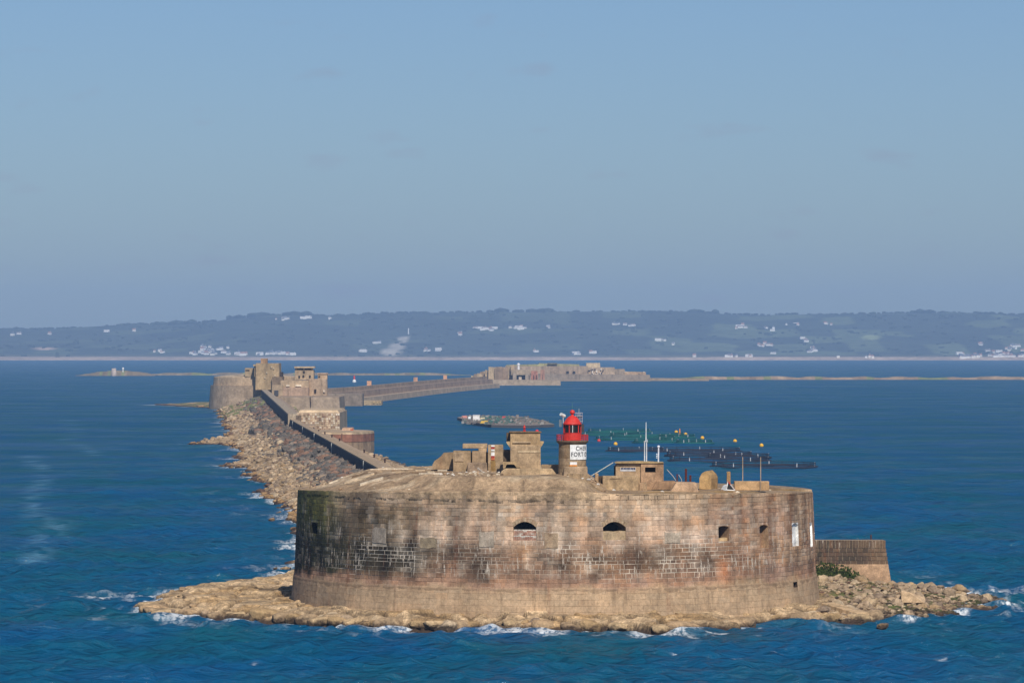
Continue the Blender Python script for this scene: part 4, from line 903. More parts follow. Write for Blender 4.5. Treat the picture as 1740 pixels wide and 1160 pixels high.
# ------------------------------------------------------------------ lighthouse
YL = 432.0; KL = YL/FPX
lcx = Xat(972.5, YL); lz = lambda py: Zat(py, YL); lb = Zat(812, YL)
lh = empty('lighthouse', (lcx, YL, lb), 'short stone lighthouse with a red lantern and white lettered board', 'lighthouse')
LC = (lcx, YL, 0)
nst = 9; zt0, zt1 = lz(808), lz(754.5)
for j in range(nst):                                          # drum courses
    mb = MB(lin(*[(150, 128, 100), (158, 136, 108), (144, 122, 94)][j % 3])); h = (zt1-zt0)/nst
    r0 = (23.8-.9*j/nst)*KL
    mb.lathe(LC, [(r0-.02, zt0+j*h), (r0, zt0+j*h+.03), (r0-.02*KL, zt0+(j+1)*h-.03), (r0-.02, zt0+(j+1)*h)], 36); mb.build('stone_course', M_CONC, lh, smooth=False)
mb = MB(lin(120, 102, 82)); mb.lathe(LC, [(22.9*KL, lz(754.5)), (24.5*KL, lz(752.5)), (26.5*KL, lz(751)), (27.2*KL, lz(749.5)), (27.2*KL, lz(748)), (10*KL, lz(748))], 36); mb.build('gallery_slab', M_CONC, lh)
rail = MB(RED)
for py in (738.3, 741.5, 745): rail.torus((lcx, YL, lz(py)), 26.6*KL, .03, 40, 5)
rail.build('railing', M_PAINT, lh)
for j in range(36):
    a = 2*math.pi*j/36; mb = MB(RED); p = (lcx+26.6*KL*math.cos(a), YL+26.6*KL*math.sin(a)); mb.tube((*p, lz(748)), (*p, lz(738)), .022, 5); mb.build('baluster', M_PAINT, lh)
mb = MB(RED); mb.lathe(LC, [(15.3*KL, lz(748)), (15.3*KL, lz(735.5)), (15.9*KL, lz(735.3)), (15.9*KL, lz(734.6)), (14*KL, lz(734.6))], 32); mb.build('lantern_base', M_PAINT, lh, smooth=False)
mb = MB(BLACK); mb.lathe(LC, [(14.0*KL, lz(734.8)), (14.0*KL, lz(721))], 10); mb.build('lantern_glass', M_GLASS, lh)
for j, a in enumerate([-1.95, -1.55, -0.78, 0.1, 0.9, 1.7, 2.5, 3.3]):
    mb = MB(WHITE if j == 1 else RED); p = (lcx+14.4*KL*math.cos(a), YL+14.4*KL*math.sin(a)); mb.tube((*p, lz(735)), (*p, lz(721)), .035 if j == 1 else .055, 6); mb.build('mullion', M_PAINT, lh)
mb = MB(RED); mb.lathe(LC, [(15.6*KL, lz(721.6)), (16*KL, lz(719.2)), (14.2*KL, lz(717.5)), (11.5*KL, lz(713)), (8*KL, lz(709)), (5*KL, lz(706.8)), (2.2*KL, lz(706)), (1.9*KL, lz(703.5))], 32); dome = mb.build('dome', M_PAINT, lh, smooth=True)
mb = MB(RED); mb.lathe((lcx, YL, lz(704)), [(.8*KL, 0), (3*KL, 1*KL), (4.2*KL, 3*KL), (4.2*KL, 4.6*KL), (3*KL, 6.8*KL), (1.2*KL, 7.8*KL)], 20); mb.build('ball_finial', M_PAINT, lh, smooth=True)
mb = MB(lin(70, 120, 110)); mb.tube((lcx, YL, lz(697)), (lcx, YL, lz(684)), .02, 5); mb.build('lightning_rod', M_PAINT, lh)
mb = MB(lin(168, 144, 116)); mb.box(Xat(957, YL), Xat(998.5, YL), YL-1.9, YL+1.2, lz(816), lz(792), taper=.06); mb.build('concrete_plinth', M_CONC, lh, bevel=.05)
mb = MB(lin(160, 136, 106)); mb.box(Xat(962, YL), Xat(1001, YL), YL-2.6, YL-1.8, lz(826), lz(803), taper=.1); mb.build('concrete_footing', M_CONC, lh, bevel=.05)
# curved white board with its lettering
RB = 23.9*KL
def on_drum(u_, z_, dr=0.0):                                   # u_ metres to the right of the drum's middle, measured across
    a = math.asin(max(-.9999, min(.9999, u_/RB))); return (lcx+(RB+dr)*math.sin(a), YL-(RB+dr)*math.cos(a), z_)
a0, a1 = math.asin((968.5-972.5)*KL/RB), math.asin(.965)
board = MB((0.80, 0.80, 0.78)); n = 14
for k in range(n):
    b0, b1 = a0+(a1-a0)*k/n, a0+(a1-a0)*(k+1)/n
    f = lambda a, r, z: (lcx+r*math.sin(a), YL-r*math.cos(a), z)
    board.hexa([f(b0, RB+.05, lz(780)), f(b1, RB+.05, lz(780)), f(b1, RB, lz(780)), f(b0, RB, lz(780))], [f(b0, RB+.05, lz(754.8)), f(b1, RB+.05, lz(754.8)), f(b1, RB, lz(754.8)), f(b0, RB, lz(754.8))])
bo = board.build('name_board', M_PAINT, lh)
def drum_text(txt, px0, px1, py0, py1):
    cu = bpy.data.curves.new('lettering', 'FONT'); cu.body = txt; cu.size = 1.0; cu.space_character = 1.12; cu.extrude = 0.0; cu.offset = 0.018; cu.resolution_u = 3
    t = bpy.data.objects.new('tmp', cu); COL.objects.link(t); bpy.context.view_layer.update()
    me = bpy.data.meshes.new_from_object(t.evaluated_get(bpy.context.evaluated_depsgraph_get())); bpy.data.objects.remove(t)
    V = np.array([v.co[:] for v in me.vertices]); mn, mx = V.min(0), V.max(0)
    A0, A1 = math.asin((px0-972.5)*KL/RB), math.asin(min(.97, (px1-972.5)*KL/RB))
    for v in me.vertices:
        a = A0+(A1-A0)*(v.co.x-mn[0])/(mx[0]-mn[0]); z_ = lz(py1)+(lz(py0)-lz(py1))*(v.co.y-mn[1])/(mx[1]-mn[1])
        v.co = ((RB+.06)*math.sin(a), -(RB+.06)*math.cos(a), z_-lb)
    set_col(me, [(0.03, 0.03, 0.035)]*len(me.vertices)); me.materials.clear(); me.materials.append(M_PAINT)
    o = bpy.data.objects.new('lettering', me); COL.objects.link(o); o.parent = lh
drum_text('CHER', 978, 994.6, 757.2, 765)
drum_text('FORT D', 970.3, 995, 767.2, 775)
mb = MB((.8, .78, .74)); mb.box(Xat(968, YL), Xat(980, YL), YL-RB-.12, YL-RB+.1, lz(788.5), lz(784)); mb.build('small_plate', M_PAINT, lh)
mb = MB(lin(206, 138, 70)); mb.box(Xat(967.5, YL), Xat(980, YL), YL-RB-.10, YL-RB+.1, lz(791), lz(788.6)); mb.build('rust_sill', M_CONC, lh)
# lamp arm and instruments beside the dome
ar = empty('searchlight', (Xat(956, YL), YL+.5, lz(748)), 'white drum searchlight on a thin pole left of the red dome', 'searchlight')
mb = MB(WHITE); mb.tube((Xat(957, YL), YL+.4, lz(748)), (Xat(957, YL), YL+.4, lz(708)), .03, 6); mb.build('pole', M_PAINT, ar)
mb = MB((.7, .7, .66)); mb.tube((Xat(953, YL), YL+.2, lz(703.5)), (Xat(959, YL), YL+.6, lz(707)), .17, 10, .2); mb.build('drum', M_PAINT, ar)
mb = MB(lin(110, 120, 126)); mb.box(Xat(950, YL), Xat(954.5, YL), YL+.4, YL+.7, lz(725), lz(713)); mb.build('cage', M_PAINT, ar)
an = empty('antenna_frame', (Xat(986, YL), YL+.9, lz(735)), 'small lattice of instruments and square panels behind the red dome', 'antenna')
mb = MB(lin(170, 172, 172)); mb.tube((Xat(984, YL), YL+.9, lz(735)), (Xat(984, YL), YL+.9, lz(694)), .03, 6); mb.build('pole', M_PAINT, an)
for pxx in (979, 982, 986, 989.5): mb = MB(lin(176, 168, 178)); mb.tube((Xat(pxx, YL), YL+.9, lz(719)), (Xat(pxx, YL), YL+.9, lz(701)), .025, 5); mb.build('upright', M_PAINT, an)
for py in (701.5, 706.5, 711, 716): mb = MB(lin(184, 178, 182)); mb.tube((Xat(977, YL), YL+.9, lz(py)), (Xat(990.5, YL), YL+.9, lz(py)), .03, 5); mb.build('crossbar', M_PAINT, an)
for pxx in (980.3, 983.6, 987.5):
    mb = MB(lin(52, 54, 60)); mb.box(Xat(pxx-1.1, YL), Xat(pxx+1.1, YL), YL+.8, YL+.95, lz(710), lz(707)); mb.build('panel', M_PAINT, an)
mb = MB(lin(58, 62, 64)); mb.box(Xat(987.5, YL), Xat(992.5, YL), YL+.2, YL+.9, lz(734), lz(720.5)); tag(mb.build('battery_box', M_PAINT), 'dark grey box on the gallery to the right of the red lantern', 'box')

# ------------------------------------------------------------------ bunker with masts in the middle of the roof
YK = 433.0
bk = empty('concrete_bunker', (X4(1086, YK), YK, 13.6), 'low concrete bunker with a dark slit window and two masts', 'bunker')
mb = MB(lin(172, 144, 112))
mb.front([(X4(1046, YK), Z4(832, YK)), (X4(1089, YK), Z4(832, YK)), (X4(1089, YK), Z4(785, YK)), (X4(1076, YK), Z4(785.5, YK)), (X4(1050, YK), Z4(787, YK)), (X4(1046, YK), Z4(791, YK))], YK, YK+3.4); mb.build('left_room', M_CONC, bk, bevel=.05)
# right room as a frame round its slit
for a, b, c, d in ((1089, 1096, 786.5, 832), (1114, 1127.5, 786.5, 832), (1096, 1114, 786.5, 793.5), (1096, 1114, 802.2, 832)):
    wallbox(a, b, c, d, YK-.25, .6, lin(166, 134, 104), 'front_wall', bk, bevel=0)
wallbox(1089.2, 1127.2, 787, 832, YK+.36, 3.0, lin(40, 34, 28), 'inner_wall', bk, bevel=0)
mb = MB(lin(176, 150, 108)); mb.front([(X4(1045, YK), Z4(786.5, YK)), (X4(1128, YK), Z4(786.4, YK)), (X4(1128, YK), Z4(785.6, YK)), (X4(1090, YK), Z4(783.8, YK)), (X4(1048, YK), Z4(785, YK))], YK-.4, YK+3.5); mb.build('roof_slab', M_CONC, bk)
wallbox(1044, 1046.5, 792, 808, YK+.6, 2, lin(60, 50, 40), 'side_recess', bk, bevel=0)
sg = MB((.66, .64, .64)); sg.box(X4(1054, YK), X4(1080, YK), YK-.05, YK+.1, Z4(800, YK), Z4(793.8, YK)); sgo = sg.build('sign_plate', M_PAINT, bk)
mb = MB(lin(60, 62, 78)); mb.box(X4(1055, YK), X4(1079.5, YK), YK-.07, YK, Z4(797.6, YK), Z4(794, YK)); mb.build('sign_band', M_PAINT, sgo)
xx = 1056.5
for w_ in (1.2, 1.6, 1.0, 1.8, 1.4, 1.0, 1.7, 1.3, 1.5):
    mb = MB(lin(168, 170, 184)); mb.box(X4(xx, YK), X4(xx+w_*.7, YK), YK-.09, YK-.02, Z4(797, YK), Z4(795+random.uniform(-.3, .6), YK)); mb.build('sign_mark', M_PAINT, sgo); xx += w_+1.0
fb = empty('bunker_forewall', (X4(1055, 430), 430, 13.4), 'plain concrete block wall in front of the roof bunker', 'wall')
for a, b, c, d, dy_, cc in ((1024, 1086, 808.5, 834, 0, (172, 146, 112)), (1086, 1099.5, 820.5, 835, -.2, (168, 140, 108)), (1017, 1024.5, 809, 824, 1.4, (84, 68, 52)), (1011, 1017, 804.5, 822, .8, (172, 142, 108))):
    wallbox(a, b, c, d, 430.5+dy_, 1.8, lin(*cc), 'wall_block', fb, bevel=.05)
wallbox(1036, 1054, 812.3, 813.3, 430.45, .1, lin(120, 98, 74), 'groove', fb, bevel=0)
mb = MB(lin(150, 120, 92)); mb.front([(X4(1108, 431), Z4(832, 431)), (X4(1148, 431), Z4(832, 431)), (X4(1148, 431), Z4(818, 431)), (X4(1116, 431), Z4(818.5, 431))], 432, 435)
tag(mb.build('sloped_bank', M_CONC), 'brown concrete bank to the right of the bunker', 'bank')
mb = MB(lin(182, 152, 122)); mb.front([(X4(1138, 429), Z4(838, 429)), (X4(1188, 429), Z4(838, 429)), (X4(1185, 429), Z4(821, 429)), (X4(1150, 429), Z4(820, 429))], 430, 434)
tag(mb.build('concrete_ramp', M_CONC, bevel=.06), 'pinkish sloped concrete base left of the gabled hut', 'ramp')
mb = MB(lin(150, 128, 98)); mb.tube(W(1005, 808, 433), W(1042, 785.5, 433.5), .05, 6, col=lin(190, 188, 176)); tag(mb.build('leaning_pole', M_PAINT), 'thin pale pole leaning up towards the bunker', 'pole')
for j, (px, y0, y1, r, lab) in enumerate([(1150.5, 805, 822, .07, 'first'), (1165.5, 796, 822, .12, 'tall'), (1173, 807, 822, .11, 'short')]):
    mb = MB(lin(96, 44, 34)); mb.tube(W(px, y1, 436), W(px, y0, 436), r, 7); tag(mb.build('rusty_post', M_RUST), ['thin rusty post beside bent wires right of the bunker', 'tallest dark red rusty post right of the bunker', 'short dark red rusty stump between the tall post and the hut'][j], 'post')
for j, (p0, p1, p2) in enumerate([((1133, 797), (1143, 808), (1150, 818)), ((1153, 806), (1158, 814), (1159, 822))]):
    mb = MB(lin(190, 180, 170)); mb.tube(W(*p0, 436.2), W(*p1, 436.2), .035, 5); mb.tube(W(*p1, 436.2), W(*p2, 436.2), .035, 5); tag(mb.build('bent_wire', M_PAINT), ['long pale bent wire reaching left of the thin rusty post', 'short pale bent wire right of the thin rusty post'][j], 'wire')
for j, (px, px2, pyt, r, lab) in enumerate([(1095.5, 1098.5, 717, .05, 'tall'), (1118.5, 1118.5, 757, .06, 'short')]):
    ms = empty('mast', (X4(1097 if j == 0 else 1118.5, 434.5), 434.5, Z4(785, 434.5)), ['tall slim white mast on the bunker roof', 'short white mast with instruments at the right of the bunker roof'][j], 'mast')
    f = lambda px, py: W(px, py, 434.5)
    if j == 0:
        for q in (1095.2, 1098.6): mb = MB((.62, .64, .66)); mb.tube(f(q, 785), f(q, 749), .06, 6); mb.build('lower_tube', M_PAINT, ms)
        mb = MB((.72, .74, .76)); mb.tube(f(1097.6, 750), f(1097.8, 717), .07, 6, .03); mb.build('upper_tube', M_PAINT, ms)
        mb = MB((.5, .5, .5)); mb.box(f(1094, 750).x, f(1100, 750).x, 434.4, 434.6, f(0, 750.5).z, f(0, 749).z); mb.build('bracket', M_PAINT, ms)
    else:
        mb = MB((.7, .72, .78)); mb.tube(f(1118.6, 785), f(1119, 759), .08, 6); mb.build('tube', M_PAINT, ms)
        mb = MB((.7, .72, .78)); mb.lathe(tuple(f(1119, 760.5)), [(.03, 0), (.13, .05), (.15, .15), (.08, .25)], 10); mb.build('sensor_head', M_PAINT, ms)
        for py in (771, 774, 777): mb = MB((.66, .7, .74)); mb.box(f(1115, py).x, f(1117, py).x, 434.4, 434.65, f(0, py+1).z, f(0, py-.6).z); mb.build('instrument', M_PAINT, ms); 
        mb = MB((.6, .62, .66)); mb.tube(f(1115.5, 774), f(1119, 774), .03, 5); mb.build('arm', M_PAINT, ms)
# gabled concrete hut
YH = 438.0; z0h = Z4(830, YH)
mb = MB(lin(176, 142, 96)); f = lambda px, py, Y: tuple(W(px, py, Y))
hp = [(1187.5, 831), (1208, 832), (1208.5, 813), (1206, 807), (1199, 800), (1192, 804), (1188, 812)]
back = [(q[0]+11.5, q[1]-2.2) for q in hp]
mb.hexa([f(a, b, YH-1) for a, b in hp], [f(a, b, YH+2.0) for a, b in back])
o = mb.build('gabled_hut', M_CONC, bevel=.05); tag(o, 'small gable-topped ochre concrete hut at the right of the roof', 'hut')
mb = MB(lin(172, 136, 92)); mb.box(X4(1235, 440), X4(1241.5, 440), 440, 440.6, Z4(826, 440), Z4(801, 440), taper=.02); tag(mb.build('square_post', M_CONC, bevel=.02), 'square ochre concrete post right of the gabled hut', 'post')
ts = empty('triangular_frame', (X4(1240, 434), 434, 13.4), 'black triangular board with white and red edges lying against the post', 'sign')
A_, B_, C_ = W(1237, 817.5, 434), W(1234, 832, 434), W(1249, 833, 434)
mb = MB((.03, .03, .03)); mb.hexa([A_, B_, C_], [v+Vector((0, .15, 0)) for v in (A_, B_, C_)]); mb.build('black_board', M_MATTE, ts)
for p, q, cc in ((A_, B_, WHITE), (B_, C_, WHITE), (A_, C_, (.55, .5, .48)), (A_+Vector((0, -.05, 0)), (A_*2+C_)/3, lin(190, 60, 46))):
    mb = MB(cc); mb.tube(p, q, .06, 5); mb.build('edge_strip', M_PAINT, ts)
mb = MB(WHITE); mb.hexa([W(1225, 831, 434.5), W(1236, 834, 433.6), W(1236, 822, 434.8), W(1229, 824, 434.9)], [W(1225, 831, 434.8), W(1236, 834, 433.9), W(1236, 822, 435.1), W(1229, 824, 435.2)], lin(186, 186, 184)); mb.build('white_sheet', M_PAINT, ts)
lw = MB(lin(182, 148, 108)); lw.box(X4(1248, 436), X4(1307, 436), 436, 437.6, Z4(833, 436), Z4(817.5, 436)); tag(lw.build('low_concrete_wall', M_CONC, bevel=.04), 'long low ochre concrete wall near the right edge of the roof', 'wall')
for px, lab in ((1262, 'thin pale rod behind the left half of the low ochre wall'), (1292.5, 'thin pale rod in front of the right half of the low ochre wall')):
    Yp = 437.9 if px < 1270 else 435.8
    mb = MB(lin(176, 152, 124)); mb.tube(W(px, 828 if px < 1270 else 834, Yp), W(px, 776, Yp), .05, 6, .04); tag(mb.build('rod', M_PAINT), lab, 'rod')

# ------------------------------------------------------------------ wing wall behind the fort on the right
YW = 488.0
ww = empty('wing_wall', (42, YW, 0.5), 'low block wall running out to the right from behind the fort', 'wall')
wx0, wx1 = 30.0, Xat(1503, YW)
zb_, zt_ = 0.0, Zat(917, YW)
mb = MB(lin(172, 140, 110))
def wface(x, z): return x+(zt_-z)*0.16*(x-30)/15.0
zs_ = Zat(958, YW)
mb.hexa([(30, YW-.6, zb_), (wface(wx1, zb_), YW-.6, zb_), (wface(wx1, zb_), YW+1.6, zb_), (30, YW+1.6, zb_)], [(30, YW, zs_), (wface(wx1, zs_), YW, zs_), (wface(wx1, zs_), YW+1.6, zs_), (30, YW+1.6, zs_)]); mb.build('concrete_base', M_CONC, ww)
mb = MB(lin(160, 142, 120)); mb.hexa([(30, YW+.1, zs_), (wface(wx1, zs_)-.06, YW+.1, zs_), (wface(wx1, zs_)-.06, YW+1.5, zs_), (30, YW+1.5, zs_)], [(30, YW+.1, zt_-.02), (wx1-.06, YW+.1, zt_-.02), (wx1-.06, YW+1.5, zt_-.02), (30, YW+1.5, zt_-.02)]); mb.build('mortar_core', M_CONC, ww)
zc = zs_; cn = 0
hs = [.42, .50, .50, .48]; hs.append(zt_-zs_-sum(hs))
for j, h in enumerate(hs):
    x = 31.0+random.uniform(0, .4)
    while x < wface(wx1, zc)-0.12:
        L_ = random.uniform(.28, .42) if j == 4 else random.uniform(.5, .85)
        x2 = min(x+L_, wface(wx1, zc)); 
        if wface(wx1, zc)-x2 < .15: x2 = wface(wx1, zc)
        if x2 > 35.2:
            g = .028; mb = MB(lin(*random.choice([(98, 80, 66), (88, 74, 62), (108, 88, 70), (80, 70, 60)])) if x < 42.5 else lin(*random.choice([(128, 104, 82), (116, 94, 74)])))
            mb.box(x+g, x2-g, YW+.04-random.uniform(0, .03), YW+.3, zc+g, zc+h-g); mb.build('stone_block', M_WALL, ww); cn += 1
        x = x2
    zc += h
mb = MB(lin(80, 60, 58)); mb.tube((Xat(1480, YW+2), YW+2, zt_-.1), (Xat(1480, YW+2), YW+2, zt_+.55), .1, 6); tag(mb.build('mooring_post', M_RUST), 'small dark mooring post on top of the wing wall', 'post')
# weed on the wall foot
gb = MB()
for k in range(9000):
    x = random.uniform(33.5, 42.0); zmax = np.interp(x, [33.5, 36, 39.5, 42.0], [3.7, 3.5, 2.9, 1.4])*random.uniform(.35, 1)
    z = random.uniform(.6, max(.7, zmax)); y = YW-.62-random.uniform(0, .5)-(2.9-z)*.9*random.random()
    s_ = random.uniform(.06, .18); a = random.uniform(0, 3.14)
    d = Vector((math.cos(a)*s_, -abs(math.sin(a))*s_, 0)); u_ = Vector((random.uniform(-.1, .1), -.08, s_*1.2))
    p = Vector((x, y, z)); gb.quad([p-d, p+d, p+d*.3+u_, p-d*.3+u_], lin(*random.choice([(86, 102, 46), (70, 86, 40), (106, 114, 58), (58, 68, 36)])))
tag(gb.build('green_weed', M_MATTE), 'green weed growing at the foot of the wing wall', 'weed', kind='stuff')

# ------------------------------------------------------------------ breakwater
bw = empty('breakwater', (-50, 1000, 0), 'long breakwater of tumbled rocks with a parapet wall running back to the middle fort', 'breakwater')
sy = np.concatenate([np.arange(500, 900, 2.0), np.arange(900, 1400, 3.0), np.arange(1400, 2150, 5.0)])
so = np.linspace(-1.08, 1.0, 90)
OO, YY = np.meshgrid(so, sy)
Ls, Rs = shore_left(YY), shore_right(YY)
offm = np.where(OO < 0, OO*Ls, OO*Rs)
bx_ = wallx(YY)+offm
t = np.abs(OO)
bz = np.where(OO < 0, 5.6*(1-np.clip(t, 0, 1.08)**1.15), np.interp(np.abs(offm), [0, 6.2, 8.0, 20.0, 24], [5.4, 5.4, 2.7, 0.1, -.6]))
bz = np.where((OO < 0) & (YY > 2020), bz*0.45, bz)
bz += (fbm(bx_/3.0, YY/6.0, 3, 171)-.5)*1.3*(t > .08)*(np.where(OO < 0, 1, sstep(6.5, 8, np.abs(offm))))
bz = np.where(t > 1.0, -1.2, bz)
tn = fbm(bx_/4.0, YY/9.0, 4, 173)
c1 = np.array(lin(170, 144, 110)); c2 = np.array(lin(100, 92, 84)); c3 = np.array(lin(96, 76, 62)); c4 = np.array(lin(104, 108, 64))
bc = c1*(.75+.5*tn[..., None])
k = sstep(.58, .36, t+(tn-.5)*.5)[..., None]*(OO < 0)[..., None]; bc = bc*(1-k)+c2*(.7+.6*tn[..., None])*k
k = sstep(.9, .99, t)[..., None]; bc = bc*(1-k)+c3*k
k = (sstep(1650, 1780, YY)*sstep(.42, .6, fbm(bx_/9, YY/40, 3, 177))*(t < .95))[..., None]*.8; bc = bc*(1-k)+c4*(.7+.6*tn[..., None])*k
k = ((OO > 0) & (np.abs(offm) < 6.5))[..., None]; bc = np.where(k, np.array(lin(164, 142, 116)), bc)
grid_obj('rubble_slope', bx_, YY, bz, M_ROCK, cols=bc, parent=bw)
def bslope(Yv, o):
    L = float(shore_left(Yv)) if o < 0 else float(shore_right(Yv)); t = abs(o)/L
    if o < 0: z = 5.6*(1-min(t, 1.08)**1.15)
    else: z = float(np.interp(o, [0, 6.2, 8.0, 20.0, 24], [5.4, 5.4, 2.7, 0.1, -.6]))
    return z*(0.45 if (o < 0 and Yv > 2020) else 1)
rubble = MB(); tvb = [ico(1, 60+i, .5, .75) for i in range(5)]; tvb = [(np.array(a), b) for a, b in tvb]
cnt = 0
for k in range(12000):
    Yv = 640*(2050/640.0)**random.random() if k > 380 else 660+ (k/380.0)**1.0*230
    t = (random.uniform(.05, .55) if k <= 380 else random.uniform(.05, 1.03)) if random.random() < .9 else -1
    if t > 0: L = float(shore_left(Yv)); o_ = -t*L
    else: L = float(shore_right(Yv)); o_ = random.uniform(8.0/L, 1.0)*L; t = o_/L
    x = float(wallx(Yv))+o_; z = bslope(Yv, o_)
    s_ = random.choice([.22, .3, .4, .5, .65])*random.uniform(.8, 1.2)*(1.75 if (t < .42 and o_ < 0) else 1.0)
    darkband = (o_ < 0) and t+random.gauss(0, .10) < .48
    if k <= 380:
        if cnt < 298 and o_ < 0:
            boulder(random.choice(DMESH if darkband else BMESH), (x, Yv, z+.2*s_), s_, parent=bw); cnt += 1; continue
    s_ *= 1.0 if Yv < 1200 else 1.35
    V, F = random.choice(tvb); a = random.uniform(0, 6.28); R3 = np.array(Matrix.Rotation(a, 3, 'Z') @ Matrix.Rotation(random.uniform(-.6, .6), 3, 'X'))
    V = (V*np.array([s_*random.uniform(.9, 1.5), s_*random.uniform(.8, 1.2), s_]))@R3.T+np.array([x, Yv, z+.2*s_])
    g = random.uniform(.78, 1.18)
    c = random.choice(DT) if darkband else random.choice(BT)
    if (o_ < 0 and t > .93): c = random.choice([lin(176, 142, 98), lin(160, 126, 84), lin(100, 78, 64)])
    if Yv > 1700 and random.random() < .35: c = lin(112, 116, 74)
    rubble.add(V.tolist(), F, tuple(v*g for v in c))
tag(rubble.build('rubble', M_BOULD, bw), kind='stuff')
# a few rocks off the shore
for px, py, s in [(462, 884, .7), (492, 882, .8), (474, 872, .6), (480, 862, .5), (448, 838, .6), (436, 812, .7), (412, 792, .8)]:
    p = S(px, py, 0.1); boulder(BMESH[1], (p.x, p.y, .1), s, 'orange-tan rock in the surf beside the breakwater', 'rocks in the surf by the breakwater')
def ribbon(Y0, Y1, o0, o1, z0, z1, col, name, mat=M_CONC, step=60, par=None):
    mb = MB(col); n = max(1, int((Y1-Y0)/step))
    P = [(Y0+(Y1-Y0)*k/n) for k in range(n+1)]
    for a, b in zip(P[:-1], P[1:]):
        xa, xb = float(wallx(a)), float(wallx(b))
        mb.hexa([(xa+o0, a, z0), (xa+o1, a, z0), (xb+o1, b, z0), (xb+o0, b, z0)], [(xa+o0, a, z1), (xa+o1, a, z1), (xb+o1, b, z1), (xb+o0, b, z1)])
    return mb.build(name, mat, par or bw)
ribbon(482, 1210, -1.2, 0.6, 2.0, 8.0, lin(168, 146, 118), 'parapet_wall')
ribbon(482, 1210, 0.6, 2.2, 5.0, 6.7, lin(176, 154, 126), 'parapet_step')
ribbon(482, 1150, 2.2, 6.3, 1.0, 5.6, lin(176, 152, 124), 'walkway')
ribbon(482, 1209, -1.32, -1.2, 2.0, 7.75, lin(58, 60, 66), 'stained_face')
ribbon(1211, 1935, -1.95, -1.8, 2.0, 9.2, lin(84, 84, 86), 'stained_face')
ribbon(1210, 1935, -1.8, 1.0, 2.0, 9.6, lin(166, 150, 128), 'tall_parapet_wall')
ribbon(1210, 1935, 1.0, 6.5, 2.0, 6.2, lin(160, 140, 118), 'upper_walkway')
for Yp, xo in ((1204, 1.6),):
    mb = MB(lin(120, 104, 88)); xw = float(wallx(Yp)); mb.box(xw+xo-1.3, xw+xo+.2, Yp, Yp+2.2, 3, 9.2 if xo < 4 else 9.8); mb.build('end_pier', M_CONC, bw)
for Yp in (760, 905, 1010, 1095, 1180):
    mb = MB(lin(196, 196, 188)); xw = float(wallx(Yp)); mb.box(xw-1.46, xw-1.3, Yp, Yp+.9, 3.5, 7.9); mb.build('pale_pilaster', M_CONC, bw)
for px, py in [(533, 727), (541.5, 731), (552, 735), (564, 740), (577, 746), (619, 766), (636, 774), (654, 782)]:
    p = S(px, py+3, 5.6); mb = MB(lin(70, 52, 48)); mb.lathe((p.x, p.y, 5.5), [(.2, 0), (.17, .5), (.23, .55), (.23, .75), (.12, .82)], 8); mb.build('bollard', M_RUST, bw)
# small masonry blockhouse and landing with a rounded red-brick end
YQ = 1235.0
bh = empty('rubble_blockhouse', (Xat(541, YQ), YQ, 4), 'squat pale rubble-stone building beside the breakwater wall', 'building')
mb = MB(lin(178, 156, 130)); mb.box(Xat(503, YQ), Xat(578, YQ), YQ, YQ+55, 2, Zat(701, YQ), taper=.15); mb.build('wall', M_FAR, bh)
xw0, xw1 = Xat(503, YQ), Xat(578, YQ); nrow, ncol = 8, 19
for r in range(nrow):
    for c in range(ncol):
        if random.random() < .12: continue
        a = xw0+.1+(xw1-xw0-.2)*(c+random.uniform(0, .25))/ncol; b_ = xw0+.1+(xw1-xw0-.2)*(c+random.uniform(.7, .98))/ncol
        zz0, zz1 = 4.2, Zat(702, YQ)
        mb = MB(lin(*random.choice([(200, 180, 152), (168, 142, 118), (150, 122, 102), (188, 166, 138), (210, 196, 176)])))
        h = (zz1-zz0)/nrow; mb.box(a, b_, YQ-random.uniform(.05, .25)+.06, YQ+.4, zz0+r*h+.06, zz0+(r+1)*h-.06); mb.build('stone', M_FAR, bh)
mb = MB(lin(196, 172, 140)); mb.box(Xat(506, YQ), Xat(575, YQ), YQ+4, YQ+50, Zat(701, YQ), Zat(697, YQ), taper=.4); mb.build('roof', M_FAR, bh)
YC = 1120.0
ld = empty('landing_stage', (Xat(580, YC), YC, 0), 'low landing platform with a rounded red-brick end right of the breakwater', 'quay')
def rounded(x0, x1, y0, y1):
    cyq = (y0+y1)/2; rr_ = (y1-y0)/2; pts = [(x0, y0)]
    for k in range(9): a = -math.pi/2+math.pi*k/8; pts.append((x1-rr_*.45+rr_*.45*math.cos(a), cyq+rr_*math.sin(a)))
    return pts+[(x0, y1)]
pl = rounded(Xat(520, YC), Xat(632, YC), YC, YC+40)
for z0_, z1_, cc, nm, gr in ((-1, Zat(751, YC), (158, 132, 106), 'concrete_base', .99), (Zat(751, YC), Zat(738, YC), (150, 104, 84), 'brick_band', .995), (Zat(738, YC), Zat(734.5, YC), (178, 154, 124), 'coping', .98)):
    mb = MB(lin(*cc)); mb.prism(pl, z0_, z1_, grow=gr); mb.build(nm, M_FAR, ld)
mb = MB(lin(184, 150, 122)); mb.box(Xat(580, 1150), Xat(600, 1150), 1150, 1162, Zat(735, 1140), Zat(727, 1150), taper=.3); mb.build('store_room', M_FAR, ld)
mb = MB(lin(170, 84, 60)); mb.box(Xat(595, 1148), Xat(600, 1148), 1149, 1150, Zat(733, 1148), Zat(728.5, 1148)); mb.build('rusty_door', M_FAR, ld)
mb = MB(lin(120, 90, 74)); mb.box(Xat(580, YC), Xat(582, YC), YC-.3, YC+.1, .5, Zat(736, YC)); mb.build('ladder_recess', M_FAR, ld)

